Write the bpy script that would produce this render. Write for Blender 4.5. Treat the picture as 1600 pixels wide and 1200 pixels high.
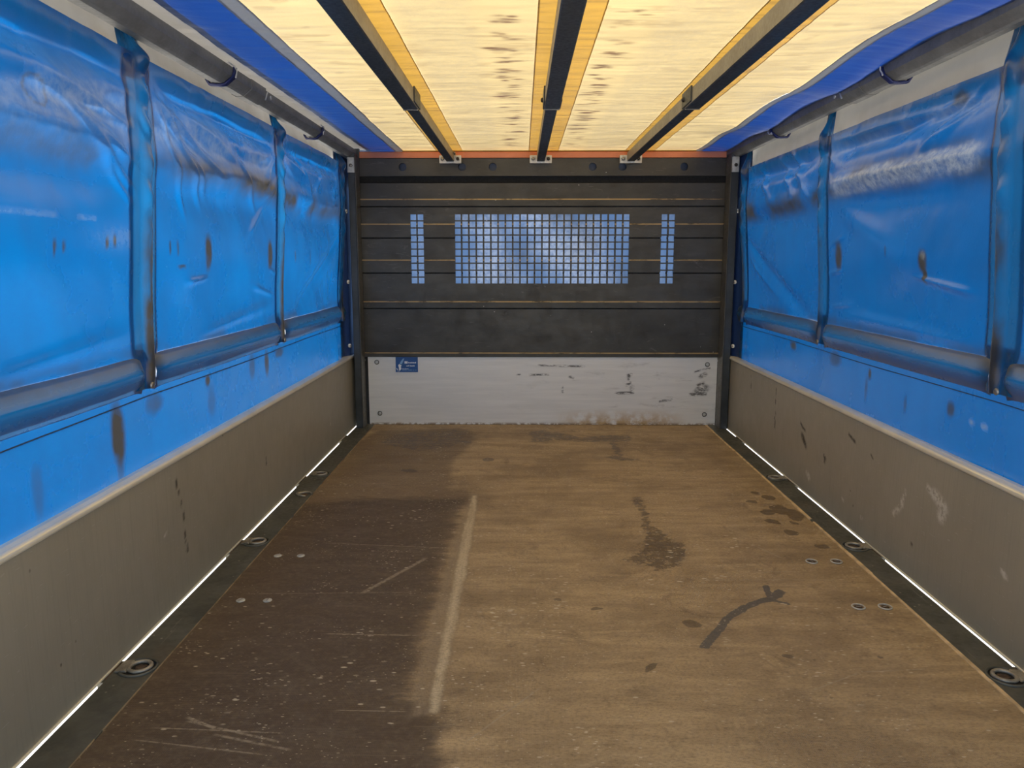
import bpy, math, random
import numpy as np
from mathutils import Vector

for o in list(bpy.data.objects):
    bpy.data.objects.remove(o, do_unlink=True)
scene = bpy.context.scene
COL = scene.collection
R = math.radians

# ------------------------------------------------------------------ camera
cam_d = bpy.data.cameras.new('camera')
cam_d.sensor_width = 36.0
cam_d.lens = 27.0
cam_d.clip_start = 0.02
cam_d.clip_end = 400
cam = bpy.data.objects.new('camera', cam_d)
COL.objects.link(cam)
cam.location = (0, 0, 0.94)
cam.rotation_euler = (R(90 - 9.23), 0, R(0.707))
scene.camera = cam

# ------------------------------------------------------------------ sky, sun, exposure
world = bpy.data.worlds.new('world')
scene.world = world
world.use_nodes = True
wn = world.node_tree
wn.nodes.clear()
sky = wn.nodes.new('ShaderNodeTexSky')
sky.sky_type = 'NISHITA'
sky.sun_disc = False
sky.sun_elevation = R(56)
sky.sun_rotation = R(-20)
sky.air_density = 1.0
sky.dust_density = 2.5
sky.ozone_density = 1.0
bg = wn.nodes.new('ShaderNodeBackground')
bg.inputs['Strength'].default_value = 0.225
wo = wn.nodes.new('ShaderNodeOutputWorld')
wn.links.new(sky.outputs[0], bg.inputs[0])
wn.links.new(bg.outputs[0], wo.inputs[0])

sun_d = bpy.data.lights.new('sun', 'SUN')
sun_d.energy = 9.0
sun_d.angle = R(1.5)
sun_d.color = (1.0, 0.95, 0.87)
sun = bpy.data.objects.new('sun', sun_d)
COL.objects.link(sun)
sdir = Vector((-0.22, 0.48, 0.85)).normalized()      # towards the sun: ahead, slightly left
sun.rotation_euler = sdir.to_track_quat('Z', 'Y').to_euler()

vs = scene.view_settings
vs.view_transform = 'Standard'
vs.look = 'None'
vs.gamma = 1.0
vs.use_curve_mapping = False
vs.exposure = 0.90

# ------------------------------------------------------------------ dimensions (metres)
XL, XR = -0.945, 1.155            # inner faces of the drop sides
XC = 0.105
YB, YF = 0.15, 4.324              # open rear end, front wall
ROOF = 1.525
SIDE_H = 0.40

# ------------------------------------------------------------------ helpers
def link(o, parent=None):
    COL.objects.link(o)
    if parent is not None:
        o.parent = parent
    return o

def tag(o, label=None, cat=None, group=None, kind=None):
    if label: o['label'] = label
    if cat: o['category'] = cat
    if group: o['group'] = group
    if kind: o['kind'] = kind
    return o

def empty(name, loc=(0, 0, 0), parent=None):
    o = bpy.data.objects.new(name, None)
    o.empty_display_size = 0.05
    link(o, parent)
    o.location = loc
    return o

class MB:
    def __init__(s):
        s.v, s.f, s.m, s.sm = [], [], [], []
    def add(s, vs, fs, mi=0, smooth=False):
        b = len(s.v)
        s.v += [tuple(p) for p in vs]
        for f in fs:
            s.f.append([b + i for i in f]); s.m.append(mi); s.sm.append(smooth)
    def box(s, x0, x1, y0, y1, z0, z1, mi=0, c=0.0):
        if c <= 0:
            v = [(x0,y0,z0),(x1,y0,z0),(x1,y1,z0),(x0,y1,z0),(x0,y0,z1),(x1,y0,z1),(x1,y1,z1),(x0,y1,z1)]
            s.add(v, [(0,3,2,1),(4,5,6,7),(0,1,5,4),(1,2,6,5),(2,3,7,6),(3,0,4,7)], mi)
            return
        # chamfered box: 24 vertices
        X, Y, Z = (x0, x1), (y0, y1), (z0, z1)
        v, idx = [], {}
        for i in (0,1):
            for j in (0,1):
                for k in (0,1):
                    p = (X[i], Y[j], Z[k]); d = (c if i == 0 else -c, c if j == 0 else -c, c if k == 0 else -c)
                    for a in range(3):
                        q = [p[t] + (0 if t == a else d[t]) for t in range(3)]
                        idx[(i,j,k,a)] = len(v); v.append(q)
        cen = Vector(((x0+x1)/2, (y0+y1)/2, (z0+z1)/2))
        fs = []
        def face(l):
            ps = [Vector(v[t]) for t in l]
            n = (ps[1]-ps[0]).cross(ps[2]-ps[0])
            m = sum(ps, Vector())/len(ps)
            fs.append(l if n.dot(m-cen) > 0 else l[::-1])
        for i in (0,1):
            face([idx[(i,0,0,0)], idx[(i,1,0,0)], idx[(i,1,1,0)], idx[(i,0,1,0)]])
            face([idx[(0,i,0,1)], idx[(1,i,0,1)], idx[(1,i,1,1)], idx[(0,i,1,1)]])
            face([idx[(0,0,i,2)], idx[(1,0,i,2)], idx[(1,1,i,2)], idx[(0,1,i,2)]])
        for i in (0,1):
            for j in (0,1):
                face([idx[(i,j,0,0)], idx[(i,j,1,0)], idx[(i,j,1,1)], idx[(i,j,0,1)]])
                face([idx[(i,0,j,0)], idx[(i,1,j,0)], idx[(i,1,j,2)], idx[(i,0,j,2)]])
                face([idx[(0,i,j,1)], idx[(1,i,j,1)], idx[(1,i,j,2)], idx[(0,i,j,2)]])
        for i in (0,1):
            for j in (0,1):
                for k in (0,1):
                    face([idx[(i,j,k,0)], idx[(i,j,k,1)], idx[(i,j,k,2)]])
        s.add(v, fs, mi)
    def prism_y(s, prof, y0, y1, mi=0, smooth=False, caps=True):
        # closed (x,z) profile swept along y
        n = len(prof)
        v = [(x, y0, z) for x, z in prof] + [(x, y1, z) for x, z in prof]
        s.add(v, [(i, (i+1) % n, n+(i+1) % n, n+i) for i in range(n)], mi, smooth)
        if caps:
            s.add(v, [list(range(n))[::-1], list(range(n, 2*n))], mi)
    def prism_x(s, prof, x0, x1, mi=0, smooth=False):
        n = len(prof)
        v = [(x0, y, z) for y, z in prof] + [(x1, y, z) for y, z in prof]
        s.add(v, [(i, (i+1) % n, n+(i+1) % n, n+i) for i in range(n)], mi, smooth)
        s.add(v, [list(range(n))[::-1], list(range(n, 2*n))], mi)
    def tube(s, pts, r, n=8, mi=0, closed=False, caps=True):
        pts = [Vector(p) for p in pts]; m = len(pts); rings = []
        up = Vector((0.13, 0.31, 0.94))
        for i, p in enumerate(pts):
            a = pts[(i-1) % m] if (closed or i > 0) else p
            b = pts[(i+1) % m] if (closed or i < m-1) else p
            t = (b-a).normalized()
            u = t.cross(up)
            if u.length < 1e-4: u = t.cross(Vector((1,0,0)))
            u.normalize(); w = t.cross(u).normalized()
            rr = r[i] if isinstance(r, (list, tuple)) else r
            rings.append([p + rr*(math.cos(2*math.pi*k/n)*u + math.sin(2*math.pi*k/n)*w) for k in range(n)])
        v = [q for ring in rings for q in ring]
        fs = []
        for i in range(m if closed else m-1):
            j = (i+1) % m
            for k in range(n):
                fs.append((i*n+k, i*n+(k+1) % n, j*n+(k+1) % n, j*n+k))
        s.add(v, fs, mi, True)
        if caps and not closed:
            s.add(v, [list(range(n))[::-1], [(m-1)*n+k for k in range(n)]], mi)
    def disc_dome(s, c, axis, r, h, n=16, mi=0):
        # low domed button facing 'axis' (unit vector)
        a = Vector(axis).normalized(); c = Vector(c)
        u = a.orthogonal().normalized(); w = a.cross(u)
        v, fs = [], []
        prof = [(1.0, 0.0), (1.0, 0.45), (0.85, 0.8), (0.5, 1.0)]
        for pr, ph in prof:
            for k in range(n):
                t = 2*math.pi*k/n
                v.append(c + r*pr*(math.cos(t)*u + math.sin(t)*w) + a*h*ph)
        for i in range(len(prof)-1):
            for k in range(n):
                fs.append((i*n+k, i*n+(k+1) % n, (i+1)*n+(k+1) % n, (i+1)*n+k))
        fs.append([(len(prof)-1)*n+k for k in range(n)])
        s.add(v, fs, mi, True)
    def build(s, name, mats, parent=None):
        me = bpy.data.meshes.new(name)
        me.from_pydata(s.v, [], s.f)
        for m in (mats if isinstance(mats, (list, tuple)) else [mats]):
            me.materials.append(m)
        me.polygons.foreach_set('material_index', s.m)
        me.polygons.foreach_set('use_smooth', s.sm)
        me.update()
        o = bpy.data.objects.new(name, me)
        return link(o, parent)

def grid_obj(name, P, mat, parent=None, attrs=None, smooth=True, flip=False, drop=None):
    """P: (nu, nv, 3) numpy array of points -> one sheet mesh with point attributes."""
    nu, nv = P.shape[:2]
    me = bpy.data.meshes.new(name)
    idx = np.arange(nu*nv).reshape(nu, nv)
    a, b, c, d = idx[:-1, :-1], idx[1:, :-1], idx[1:, 1:], idx[:-1, 1:]
    q = np.stack([a, b, c, d] if not flip else [a, d, c, b], -1).reshape(-1, 4)
    if drop is not None:
        q = q[~drop.reshape(-1)[q].all(1)]
    nf = len(q)
    me.vertices.add(nu*nv); me.vertices.foreach_set('co', P.reshape(-1).astype(np.float32))
    me.loops.add(nf*4); me.loops.foreach_set('vertex_index', q.reshape(-1).astype(np.int32))
    me.polygons.add(nf); me.polygons.foreach_set('loop_start', np.arange(0, nf*4, 4, dtype=np.int32))
    me.polygons.foreach_set('use_smooth', np.full(nf, smooth))
    me.update(calc_edges=True)
    me.validate()
    for k, arr in (attrs or {}).items():
        at = me.attributes.new(k, 'FLOAT', 'POINT')
        at.data.foreach_set('value', np.clip(arr, 0, 1).reshape(-1).astype(np.float32))
    me.materials.append(mat)
    return link(bpy.data.objects.new(name, me), parent)

rng = np.random.default_rng(11)
_tab = rng.random((64, 256, 256))
def vnoise(x, y, seed=0):
    t = _tab[seed % 64]
    xi, yi = np.floor(x).astype(int), np.floor(y).astype(int)
    fx, fy = x-xi, y-yi
    fx = fx*fx*(3-2*fx); fy = fy*fy*(3-2*fy)
    g = lambda i, j: t[i % 256, j % 256]
    return (g(xi, yi)*(1-fx)+g(xi+1, yi)*fx)*(1-fy) + (g(xi, yi+1)*(1-fx)+g(xi+1, yi+1)*fx)*fy
def fbm(x, y, seed=0, oct=4):
    s = 0; a = 0.5; tot = 0
    for k in range(oct):
        s = s + a*vnoise(x*2**k, y*2**k, seed+k); tot += a; a *= 0.5
    return s/tot                      # 0..1
def sstep(a, b, x):
    t = np.clip((x-a)/(b-a), 0, 1)
    return t*t*(3-2*t)
def bump(x, c, w):
    return np.exp(-((x-c)/w)**2)
def ridge(y, z, a, b, w, taper=0.25):
    """gaussian ridge along the segment a-b (in y,z)."""
    a = np.array(a); b = np.array(b); d = b-a; L = np.hypot(*d); d = d/L
    t = ((y-a[0])*d[0] + (z-a[1])*d[1])/L
    s = -(y-a[0])*d[1] + (z-a[1])*d[0]
    env = sstep(-taper, taper, t)*(1-sstep(1-taper, 1+taper, t))
    return env*np.exp(-(s/(w*(0.6+0.6*np.clip(t, 0, 1))))**2)
def poly_sd(x, y, poly):
    """signed distance (negative inside) to a polygon."""
    p = np.array(poly); n = len(p)
    d = np.full(x.shape, 1e9); ins = np.zeros(x.shape, bool)
    for i in range(n):
        a, b = p[i], p[(i+1) % n]
        e = b-a; wx, wy = x-a[0], y-a[1]
        t = np.clip((wx*e[0]+wy*e[1])/(e@e+1e-12), 0, 1)
        d = np.minimum(d, np.hypot(wx-e[0]*t, wy-e[1]*t))
        c = ((a[1] <= y) & (b[1] > y)) | ((b[1] <= y) & (a[1] > y))
        with np.errstate(divide='ignore', invalid='ignore'):
            xi = a[0] + (y-a[1])*(b[0]-a[0])/(b[1]-a[1]+1e-15)
        ins ^= c & (x < xi)
    return np.where(ins, -d, d)
def line_d(x, y, pl):
    d = np.full(x.shape, 1e9)
    for a, b in zip(pl[:-1], pl[1:]):
        a = np.array(a); b = np.array(b); e = b-a
        t = np.clip(((x-a[0])*e[0]+(y-a[1])*e[1])/(e@e), 0, 1)
        d = np.minimum(d, np.hypot(x-a[0]-e[0]*t, y-a[1]-e[1]*t))
    return d

# ------------------------------------------------------------------ materials
class NT:
    def __init__(s, name):
        s.mat = bpy.data.materials.new(name); s.mat.use_nodes = True
        s.t = s.mat.node_tree; s.t.nodes.clear()
        s.out = s.t.nodes.new('ShaderNodeOutputMaterial')
        s.co = s.t.nodes.new('ShaderNodeTexCoord').outputs['Object']
    def n(s, typ, **kw):
        o = s.t.nodes.new(typ)
        for k, v in kw.items():
            if hasattr(o, k): setattr(o, k, v)
            else: o.inputs[k].default_value = v
        return o
    def l(s, a, b): s.t.links.new(a, b)
    def put(s, inp, v):
        if isinstance(v, (int, float)): inp.default_value = v
        elif isinstance(v, tuple): inp.default_value = v if len(v) == 4 or len(inp.default_value) == 3 else (*v, 1)
        else: s.l(v, inp)
    def vec(s, scale=(1,1,1), rot=(0,0,0), loc=(0,0,0)):
        m = s.n('ShaderNodeMapping'); s.l(s.co, m.inputs[0])
        m.inputs['Location'].default_value = loc; m.inputs['Rotation'].default_value = rot; m.inputs['Scale'].default_value = scale
        return m.outputs[0]
    def noise(s, scale=5, detail=4, rough=0.55, vec=None, dist=0):
        o = s.n('ShaderNodeTexNoise'); s.l(vec or s.co, o.inputs['Vector'])
        o.inputs['Scale'].default_value = scale; o.inputs['Detail'].default_value = detail
        o.inputs['Roughness'].default_value = rough; o.inputs['Distortion'].default_value = dist
        return o.outputs['Fac']
    def voro(s, scale, vec=None, out='Distance', rand=1.0):
        o = s.n('ShaderNodeTexVoronoi'); s.l(vec or s.co, o.inputs['Vector'])
        o.inputs['Scale'].default_value = scale; o.inputs['Randomness'].default_value = rand
        return o.outputs[out]
    def math(s, op, a, b=0.0, clamp=False):
        o = s.n('ShaderNodeMath', operation=op, use_clamp=clamp)
        s.put(o.inputs[0], a); s.put(o.inputs[1], b)
        return o.outputs[0]
    def ramp(s, v, a, b, lo=0.0, hi=1.0):
        o = s.n('ShaderNodeMapRange', interpolation_type='SMOOTHSTEP')
        s.put(o.inputs[0], v)
        for i, q in zip((1,2,3,4), (a, b, lo, hi)): o.inputs[i].default_value = q
        return o.outputs[0]
    def mix(s, f, a, b, blend='MIX'):
        o = s.n('ShaderNodeMix', data_type='RGBA', blend_type=blend)
        s.put(o.inputs[0], f); s.put(o.inputs[6], a); s.put(o.inputs[7], b)
        return o.outputs[2]
    def attr(s, name):
        return s.n('ShaderNodeAttribute', attribute_name=name).outputs['Fac']
    def xyz(s):
        o = s.n('ShaderNodeSeparateXYZ'); s.l(s.co, o.inputs[0]); return o.outputs
    def bump(s, h, dist=0.002, strength=1.0):
        o = s.n('ShaderNodeBump'); s.l(h, o.inputs['Height'])
        o.inputs['Distance'].default_value = dist; o.inputs['Strength'].default_value = strength
        return o.outputs[0]
    def seg(s, a, b, w):
        """mask of a thin straight scratch from a to b on the z=0 plane (object space)."""
        sx = s.n('ShaderNodeVectorMath', operation='SUBTRACT'); s.l(s.co, sx.inputs[0]); sx.inputs[1].default_value = (*a, 0)
        d = Vector((b[0]-a[0], b[1]-a[1])); L = d.length; d /= L
        t = s.n('ShaderNodeVectorMath', operation='DOT_PRODUCT'); s.l(sx.outputs[0], t.inputs[0]); t.inputs[1].default_value = (d.x/L, d.y/L, 0)
        q = s.n('ShaderNodeVectorMath', operation='DOT_PRODUCT'); s.l(sx.outputs[0], q.inputs[0]); q.inputs[1].default_value = (-d.y/w, d.x/w, 0)
        e = s.math('ABSOLUTE', s.math('SUBTRACT', t.outputs['Value'], 0.5))
        return s.math('MULTIPLY', s.ramp(e, 0.38, 0.5, 1, 0), s.ramp(s.math('ABSOLUTE', q.outputs['Value']), 0.3, 1.0, 1, 0))
    def pbr(s, color, rough=0.5, metal=0.0, normal=None, spec=0.5):
        p = s.n('ShaderNodeBsdfPrincipled')
        s.put(p.inputs['Base Color'], color); s.put(p.inputs['Roughness'], rough); s.put(p.inputs['Metallic'], metal)
        p.inputs['Specular IOR Level'].default_value = spec
        if normal is not None: s.l(normal, p.inputs['Normal'])
        return p.outputs[0]
    def done(s, sh):
        s.l(sh, s.out.inputs['Surface']); return s.mat

def m_simple(name, col, rough=0.5, metal=0.0, var=0.25, scale=12, bumpd=0.0006, spec=0.5):
    k = NT(name)
    n = k.noise(scale, 5, 0.6); n2 = k.noise(scale*9, 3, 0.6)
    c = k.mix(k.ramp(n, 0.3, 0.7), tuple(x*(1-var) for x in col), tuple(min(1, x*(1+var)) for x in col))
    r = k.ramp(n2, 0.2, 0.8, max(0.05, rough-0.1), min(1, rough+0.12))
    if bumpd <= 0: return k.done(k.pbr(c, rough, metal, None, spec))
    return k.done(k.pbr(c, r, metal, k.bump(n2, bumpd), spec))

def m_tarp(name, refl, trans, tfac=0.5, rough=0.33, weave=True, dirtcol=(0.026, 0.023, 0.017), spec=0.72, scuff_sheen=(0.62, 0.64, 0.58)):
    """PVC tarpaulin: part glossy coloured skin, part light let through from outside."""
    k = NT(name)
    dirt, scf_sheen = k.attr('dirt'), k.attr('scuff_sheen')
    n1 = k.noise(3.0, 5, 0.6); n2 = k.noise(26, 4, 0.65); n3 = k.noise(160, 2, 0.5)
    d = k.math('MULTIPLY', dirt, k.ramp(n2, 0.2, 0.65, 0.75, 1.15), True)
    sc = k.math('MULTIPLY', scf_sheen, k.ramp(k.noise(45, 4, 0.7), 0.3, 0.7, 0.25, 1.1), True)
    c = k.mix(k.ramp(n1, 0.3, 0.75), refl, tuple(x*0.82 for x in refl))
    c = k.mix(d, c, dirtcol); c = k.mix(sc, c, scuff_sheen)
    t = k.mix(k.ramp(n1, 0.25, 0.8), trans, tuple(x*0.85 for x in trans))
    t = k.mix(d, t, tuple(x*0.3+0.02 for x in dirtcol)); t = k.mix(k.math('MULTIPLY', sc, 0.6), t, tuple(x*0.5 for x in scuff_sheen))
    rg = k.math('ADD', k.ramp(n1, 0.3, 0.8, rough-0.03, rough+0.04), k.math('MULTIPLY', k.math('ADD', d, sc), 0.2))
    nb = k.bump(n3, 0.0005, 0.35)
    p = k.n('ShaderNodeBsdfDiffuse'); k.put(p.inputs[0], c); k.l(nb, p.inputs['Normal'])
    tr = k.n('ShaderNodeBsdfTranslucent'); k.put(tr.inputs[0], t)
    m = k.n('ShaderNodeMixShader'); m.inputs[0].default_value = tfac
    k.l(p.outputs[0], m.inputs[1]); k.l(tr.outputs[0], m.inputs[2])
    gl = k.n('ShaderNodeBsdfGlossy'); gl.inputs['Color'].default_value = (1, 1, 1, 1); k.put(gl.inputs['Roughness'], rg); k.l(nb, gl.inputs['Normal'])
    fr = k.n('ShaderNodeFresnel'); fr.inputs['IOR'].default_value = 1.12+0.76*spec; k.l(nb, fr.inputs['Normal'])
    m2 = k.n('ShaderNodeMixShader'); k.l(fr.outputs[0], m2.inputs[0]); k.l(m.outputs[0], m2.inputs[1]); k.l(gl.outputs[0], m2.inputs[2])
    return k.done(m2.outputs[0])

M = {}
M['blue'] = m_tarp('blue_tarpaulin', (0.004, 0.125, 0.36), (0.0003, 0.110, 0.345), 0.50, 0.27)
M['blue_sleeve'] = m_tarp('blue_sleeve', (0.010, 0.135, 0.34), (0.003, 0.095, 0.25), 0.50, 0.24)
M['flap'] = m_tarp('navy_edge_flap', (0.004, 0.035, 0.13), (0.001, 0.01, 0.05), 0.15, 0.35)
M['shade_strip'] = m_tarp('front_shade_blue', (0.006, 0.06, 0.22), (0.001, 0.022, 0.085), 0.4, 0.4)  # dark blue standing in for shade under the roof edge
M['blue_roof'] = m_tarp('blue_roof_tarp', (0.004, 0.05, 0.26), (0.0005, 0.020, 0.115), 0.5, 0.5, spec=0.2)
M['blue_front'] = m_tarp('blue_front_tarp', (0.09, 0.17, 0.34), (0.040, 0.080, 0.165), 0.5, 0.4, scuff_sheen=(0.55, 0.62, 0.74))
M['yellow'] = m_tarp('yellow_roof_tarp', (0.80, 0.64, 0.30), (0.385, 0.295, 0.137), 0.55, 0.5, dirtcol=(0.22, 0.085, 0.012), spec=0.2, scuff_sheen=(0.50, 0.40, 0.22))
M['yellow2'] = m_tarp('double_yellow_tarp', (0.72, 0.45, 0.09), (0.35, 0.20, 0.035), 0.5, 0.45, dirtcol=(0.2, 0.09, 0.02), spec=0.3)
M['greyseam'] = m_tarp('grey_seam_tape', (0.46, 0.45, 0.42), (0.10, 0.10, 0.095), 0.3, 0.5, spec=0.3)
M['skirt'] = m_tarp('pale_skirt', (0.66, 0.62, 0.54), (0.16, 0.15, 0.13), 0.4, 0.5, dirtcol=(0.36, 0.26, 0.14), spec=0.3)
M['galv'] = m_simple('galvanised_rail', (0.20, 0.197, 0.18), 0.5, 0.3, 0.18, 9)
M['zinc'] = m_simple('zinc_plate', (0.55, 0.55, 0.53), 0.4, 0.6, 0.2, 30)
M['zinc_floor'] = m_simple('worn_zinc', (0.62, 0.58, 0.48), 0.42, 0.35, 0.2, 60)
M['anthracite'] = m_simple('anthracite_steel', (0.045, 0.052, 0.058), 0.42, 0.2, 0.25, 10)
M['beam'] = m_simple('dark_beam_steel', (0.050, 0.055, 0.055), 0.45, 0.2, 0.25, 10)
M['beam_face'] = m_simple('beam_web', (0.30, 0.27, 0.21), 0.45, 0.35, 0.15, 10)
M['black'] = m_simple('black_recess', (0.008, 0.008, 0.008), 0.7)
M['bolt'] = m_simple('bolt_steel', (0.33, 0.31, 0.28), 0.35, 0.8, 0.2, 50)
M['dark_bolt'] = m_simple('dark_bolt', (0.05, 0.045, 0.04), 0.45, 0.6)
M['white_rivet'] = m_simple('white_button', (0.78, 0.76, 0.70), 0.35)
M['strap'] = m_simple('navy_strap', (0.012, 0.02, 0.10), 0.45)
M['wire'] = m_simple('white_cord', (0.72, 0.71, 0.66), 0.5)
M['orange'] = m_simple('orange_strip', (0.62, 0.20, 0.10), 0.45, 0, 0.12, 6)
M['rust'] = m_simple('rusty_steel', (0.10, 0.065, 0.04), 0.6, 0.3, 0.4, 30)
M['pocket_line'] = m_simple('dark_stitch', (0.02, 0.05, 0.11), 0.5)
M['sticker_blue'] = m_simple('sticker_blue', (0.008, 0.085, 0.30), 0.35, 0, 0.08, 20, 0)
M['print_white'] = m_simple('print_white', (0.80, 0.84, 0.88), 0.4, 0, 0.03, 20, 0)
M['print_pale'] = m_simple('print_pale_blue', (0.22, 0.42, 0.68), 0.4, 0, 0.05, 20, 0)

def mat_planks():
    k = NT('black_painted_plank')
    n = k.noise(4, 5, 0.6, k.vec((1, 1, 2.5))); n2 = k.noise(14, 5, 0.7)
    c = k.mix(k.ramp(n, 0.3, 0.75), (0.030, 0.028, 0.024, 1), (0.060, 0.056, 0.047, 1))
    # rubbed grey zone and scuffs
    sc = k.ramp(k.noise(7, 6, 0.72, k.vec((1, 1, 3), (0, 0.35, 0)), 1.5), 0.60, 0.72)
    c = k.mix(k.math('MULTIPLY', sc, 0.35), c, (0.20, 0.19, 0.165, 1))
    scr = k.ramp(k.noise(3, 2, 0.4, k.vec((4, 1, 90), (0, 0.12, 0))), 0.71, 0.74)
    c = k.mix(k.math('MULTIPLY', scr, 0.35), c, (0.30, 0.28, 0.24, 1))
    ch = k.math('MULTIPLY', k.ramp(k.voro(16), 0.03, 0.05, 1, 0), k.ramp(k.noise(5, 1), 0.5, 0.56))
    c = k.mix(ch, c, (0.5, 0.48, 0.44, 1))
    return k.done(k.pbr(c, k.ramp(n2, 0.3, 0.8, 0.36, 0.58), 0, k.bump(n2, 0.0012)))
M['plank'] = mat_planks()

def mat_edge():
    k = NT('worn_plank_edge')
    n = k.noise(6, 5, 0.7, k.vec((1.4, 1, 6)))
    c = k.mix(k.ramp(n, 0.36, 0.52), (0.07, 0.06, 0.045, 1), (0.42, 0.31, 0.17, 1))
    c = k.mix(k.ramp(k.noise(40, 3), 0.55, 0.7), c, (0.42, 0.35, 0.22, 1))
    return k.done(k.pbr(c, 0.5))
M['edge'] = mat_edge()

def mat_alu():
    k = NT('silver_lacquer_panel')
    n = k.noise(2.2, 3, 0.5); st = k.noise(6, 4, 0.6, k.vec((1, 26, 0.8)))
    c = k.mix(k.ramp(n, 0.3, 0.7), (0.395, 0.358, 0.270, 1), (0.445, 0.405, 0.308, 1))
    c = k.mix(k.math('MULTIPLY', k.ramp(st, 0.45, 0.75), 0.22), c, (0.27, 0.245, 0.195, 1))
    chips = k.math('MULTIPLY', k.ramp(k.voro(13, k.vec((1, 1, 0.8))), 0.02, 0.06, 1, 0), k.ramp(k.noise(3, 1), 0.5, 0.56))
    c = k.mix(chips, c, (0.13, 0.11, 0.08, 1))
    sc = k.ramp(k.noise(4, 2, 0.4, k.vec((1, 9, 70), (0.5, 0, 0))), 0.70, 0.74)
    c = k.mix(k.math('MULTIPLY', sc, 0.3), c, (0.62, 0.60, 0.52, 1))
    dk = k.math('MULTIPLY', k.attr('dark'), k.ramp(k.noise(60, 4, 0.7), 0.3, 0.5))
    lt = k.math('MULTIPLY', k.attr('light'), k.ramp(k.noise(70, 4, 0.7), 0.35, 0.55))
    c = k.mix(dk, c, (0.05, 0.042, 0.03, 1)); c = k.mix(lt, c, (0.72, 0.69, 0.60, 1))
    return k.done(k.pbr(c, k.ramp(k.noise(18, 4), 0.3, 0.8, 0.40, 0.52), 0.30, k.bump(k.noise(30, 3), 0.0003)))
M['alu'] = mat_alu()
M['alu_rim'] = m_simple('bare_aluminium_rim', (0.90, 0.83, 0.66), 0.30, 0.35, 0.08, 6, 0.0)

def mat_kick():
    k = NT('pale_grey_sheet')
    x = k.xyz()
    st = k.noise(3, 4, 0.6, k.vec((1, 1, 14)))
    c = k.mix(k.ramp(st, 0.3, 0.75), (0.76, 0.755, 0.73, 1), (0.84, 0.83, 0.80, 1))
    b = k.ramp(x[2], 0.0, 0.11, 1, 0)
    rx = k.math('MULTIPLY', k.ramp(x[0], 0.15, 0.42), k.ramp(x[0], 0.75, 0.98, 1, 0))
    rs = k.math('MULTIPLY', k.math('MULTIPLY', b, rx), k.ramp(k.noise(16, 5, 0.7), 0.36, 0.58))
    c = k.mix(rs, c, (0.52, 0.36, 0.18, 1))
    base = k.math('MULTIPLY', k.ramp(x[2], 0.0, 0.02, 1, 0), k.ramp(k.noise(22, 4, 0.7), 0.42, 0.55))
    c = k.mix(base, c, (0.24, 0.16, 0.08, 1))
    dk = k.math('MULTIPLY', k.attr('dark'), k.ramp(k.noise(30, 5, 0.75, k.vec((1, 1, 4))), 0.4, 0.56))
    c = k.mix(dk, c, (0.09, 0.085, 0.08, 1))
    sm = k.ramp(k.noise(5, 5, 0.7, k.vec((1, 1, 5)), 0.6), 0.56, 0.7)
    c = k.mix(k.math('MULTIPLY', k.math('MULTIPLY', sm, 0.35), k.ramp(x[0], -0.3, 0.5)), c, (0.38, 0.36, 0.33, 1))
    return k.done(k.pbr(c, 0.42, 0.08, k.bump(k.noise(40, 3), 0.0004)))
M['kick'] = mat_kick()

def mat_strip():
    k = NT('dark_green_steel_edge')
    n = k.noise(9, 5, 0.65); n2 = k.noise(60, 3, 0.6)
    c = k.mix(k.ramp(n, 0.3, 0.7), (0.075, 0.076, 0.060, 1), (0.135, 0.132, 0.106, 1))
    c = k.mix(k.math('MULTIPLY', k.ramp(k.noise(5, 4, 0.6), 0.55, 0.75), 0.5), c, (0.13, 0.10, 0.065, 1))
    ch = k.math('MULTIPLY', k.ramp(k.voro(34), 0.06, 0.14, 1, 0), k.ramp(k.noise(6, 1), 0.46, 0.56))
    c = k.mix(ch, c, (0.34, 0.32, 0.26, 1))
    for a, r in ((24, 0.5), (31, 2.2)):
        sc = k.ramp(k.noise(3, 2, 0.4, k.vec((a, 1.2, 1), (0, 0, r))), 0.72, 0.75)
        c = k.mix(k.math('MULTIPLY', sc, 0.4), c, (0.27, 0.25, 0.20, 1))
    return k.done(k.pbr(c, k.ramp(n2, 0.3, 0.8, 0.4, 0.6), 0.15, k.bump(n2, 0.0006)))
M['strip'] = mat_strip()

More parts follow.
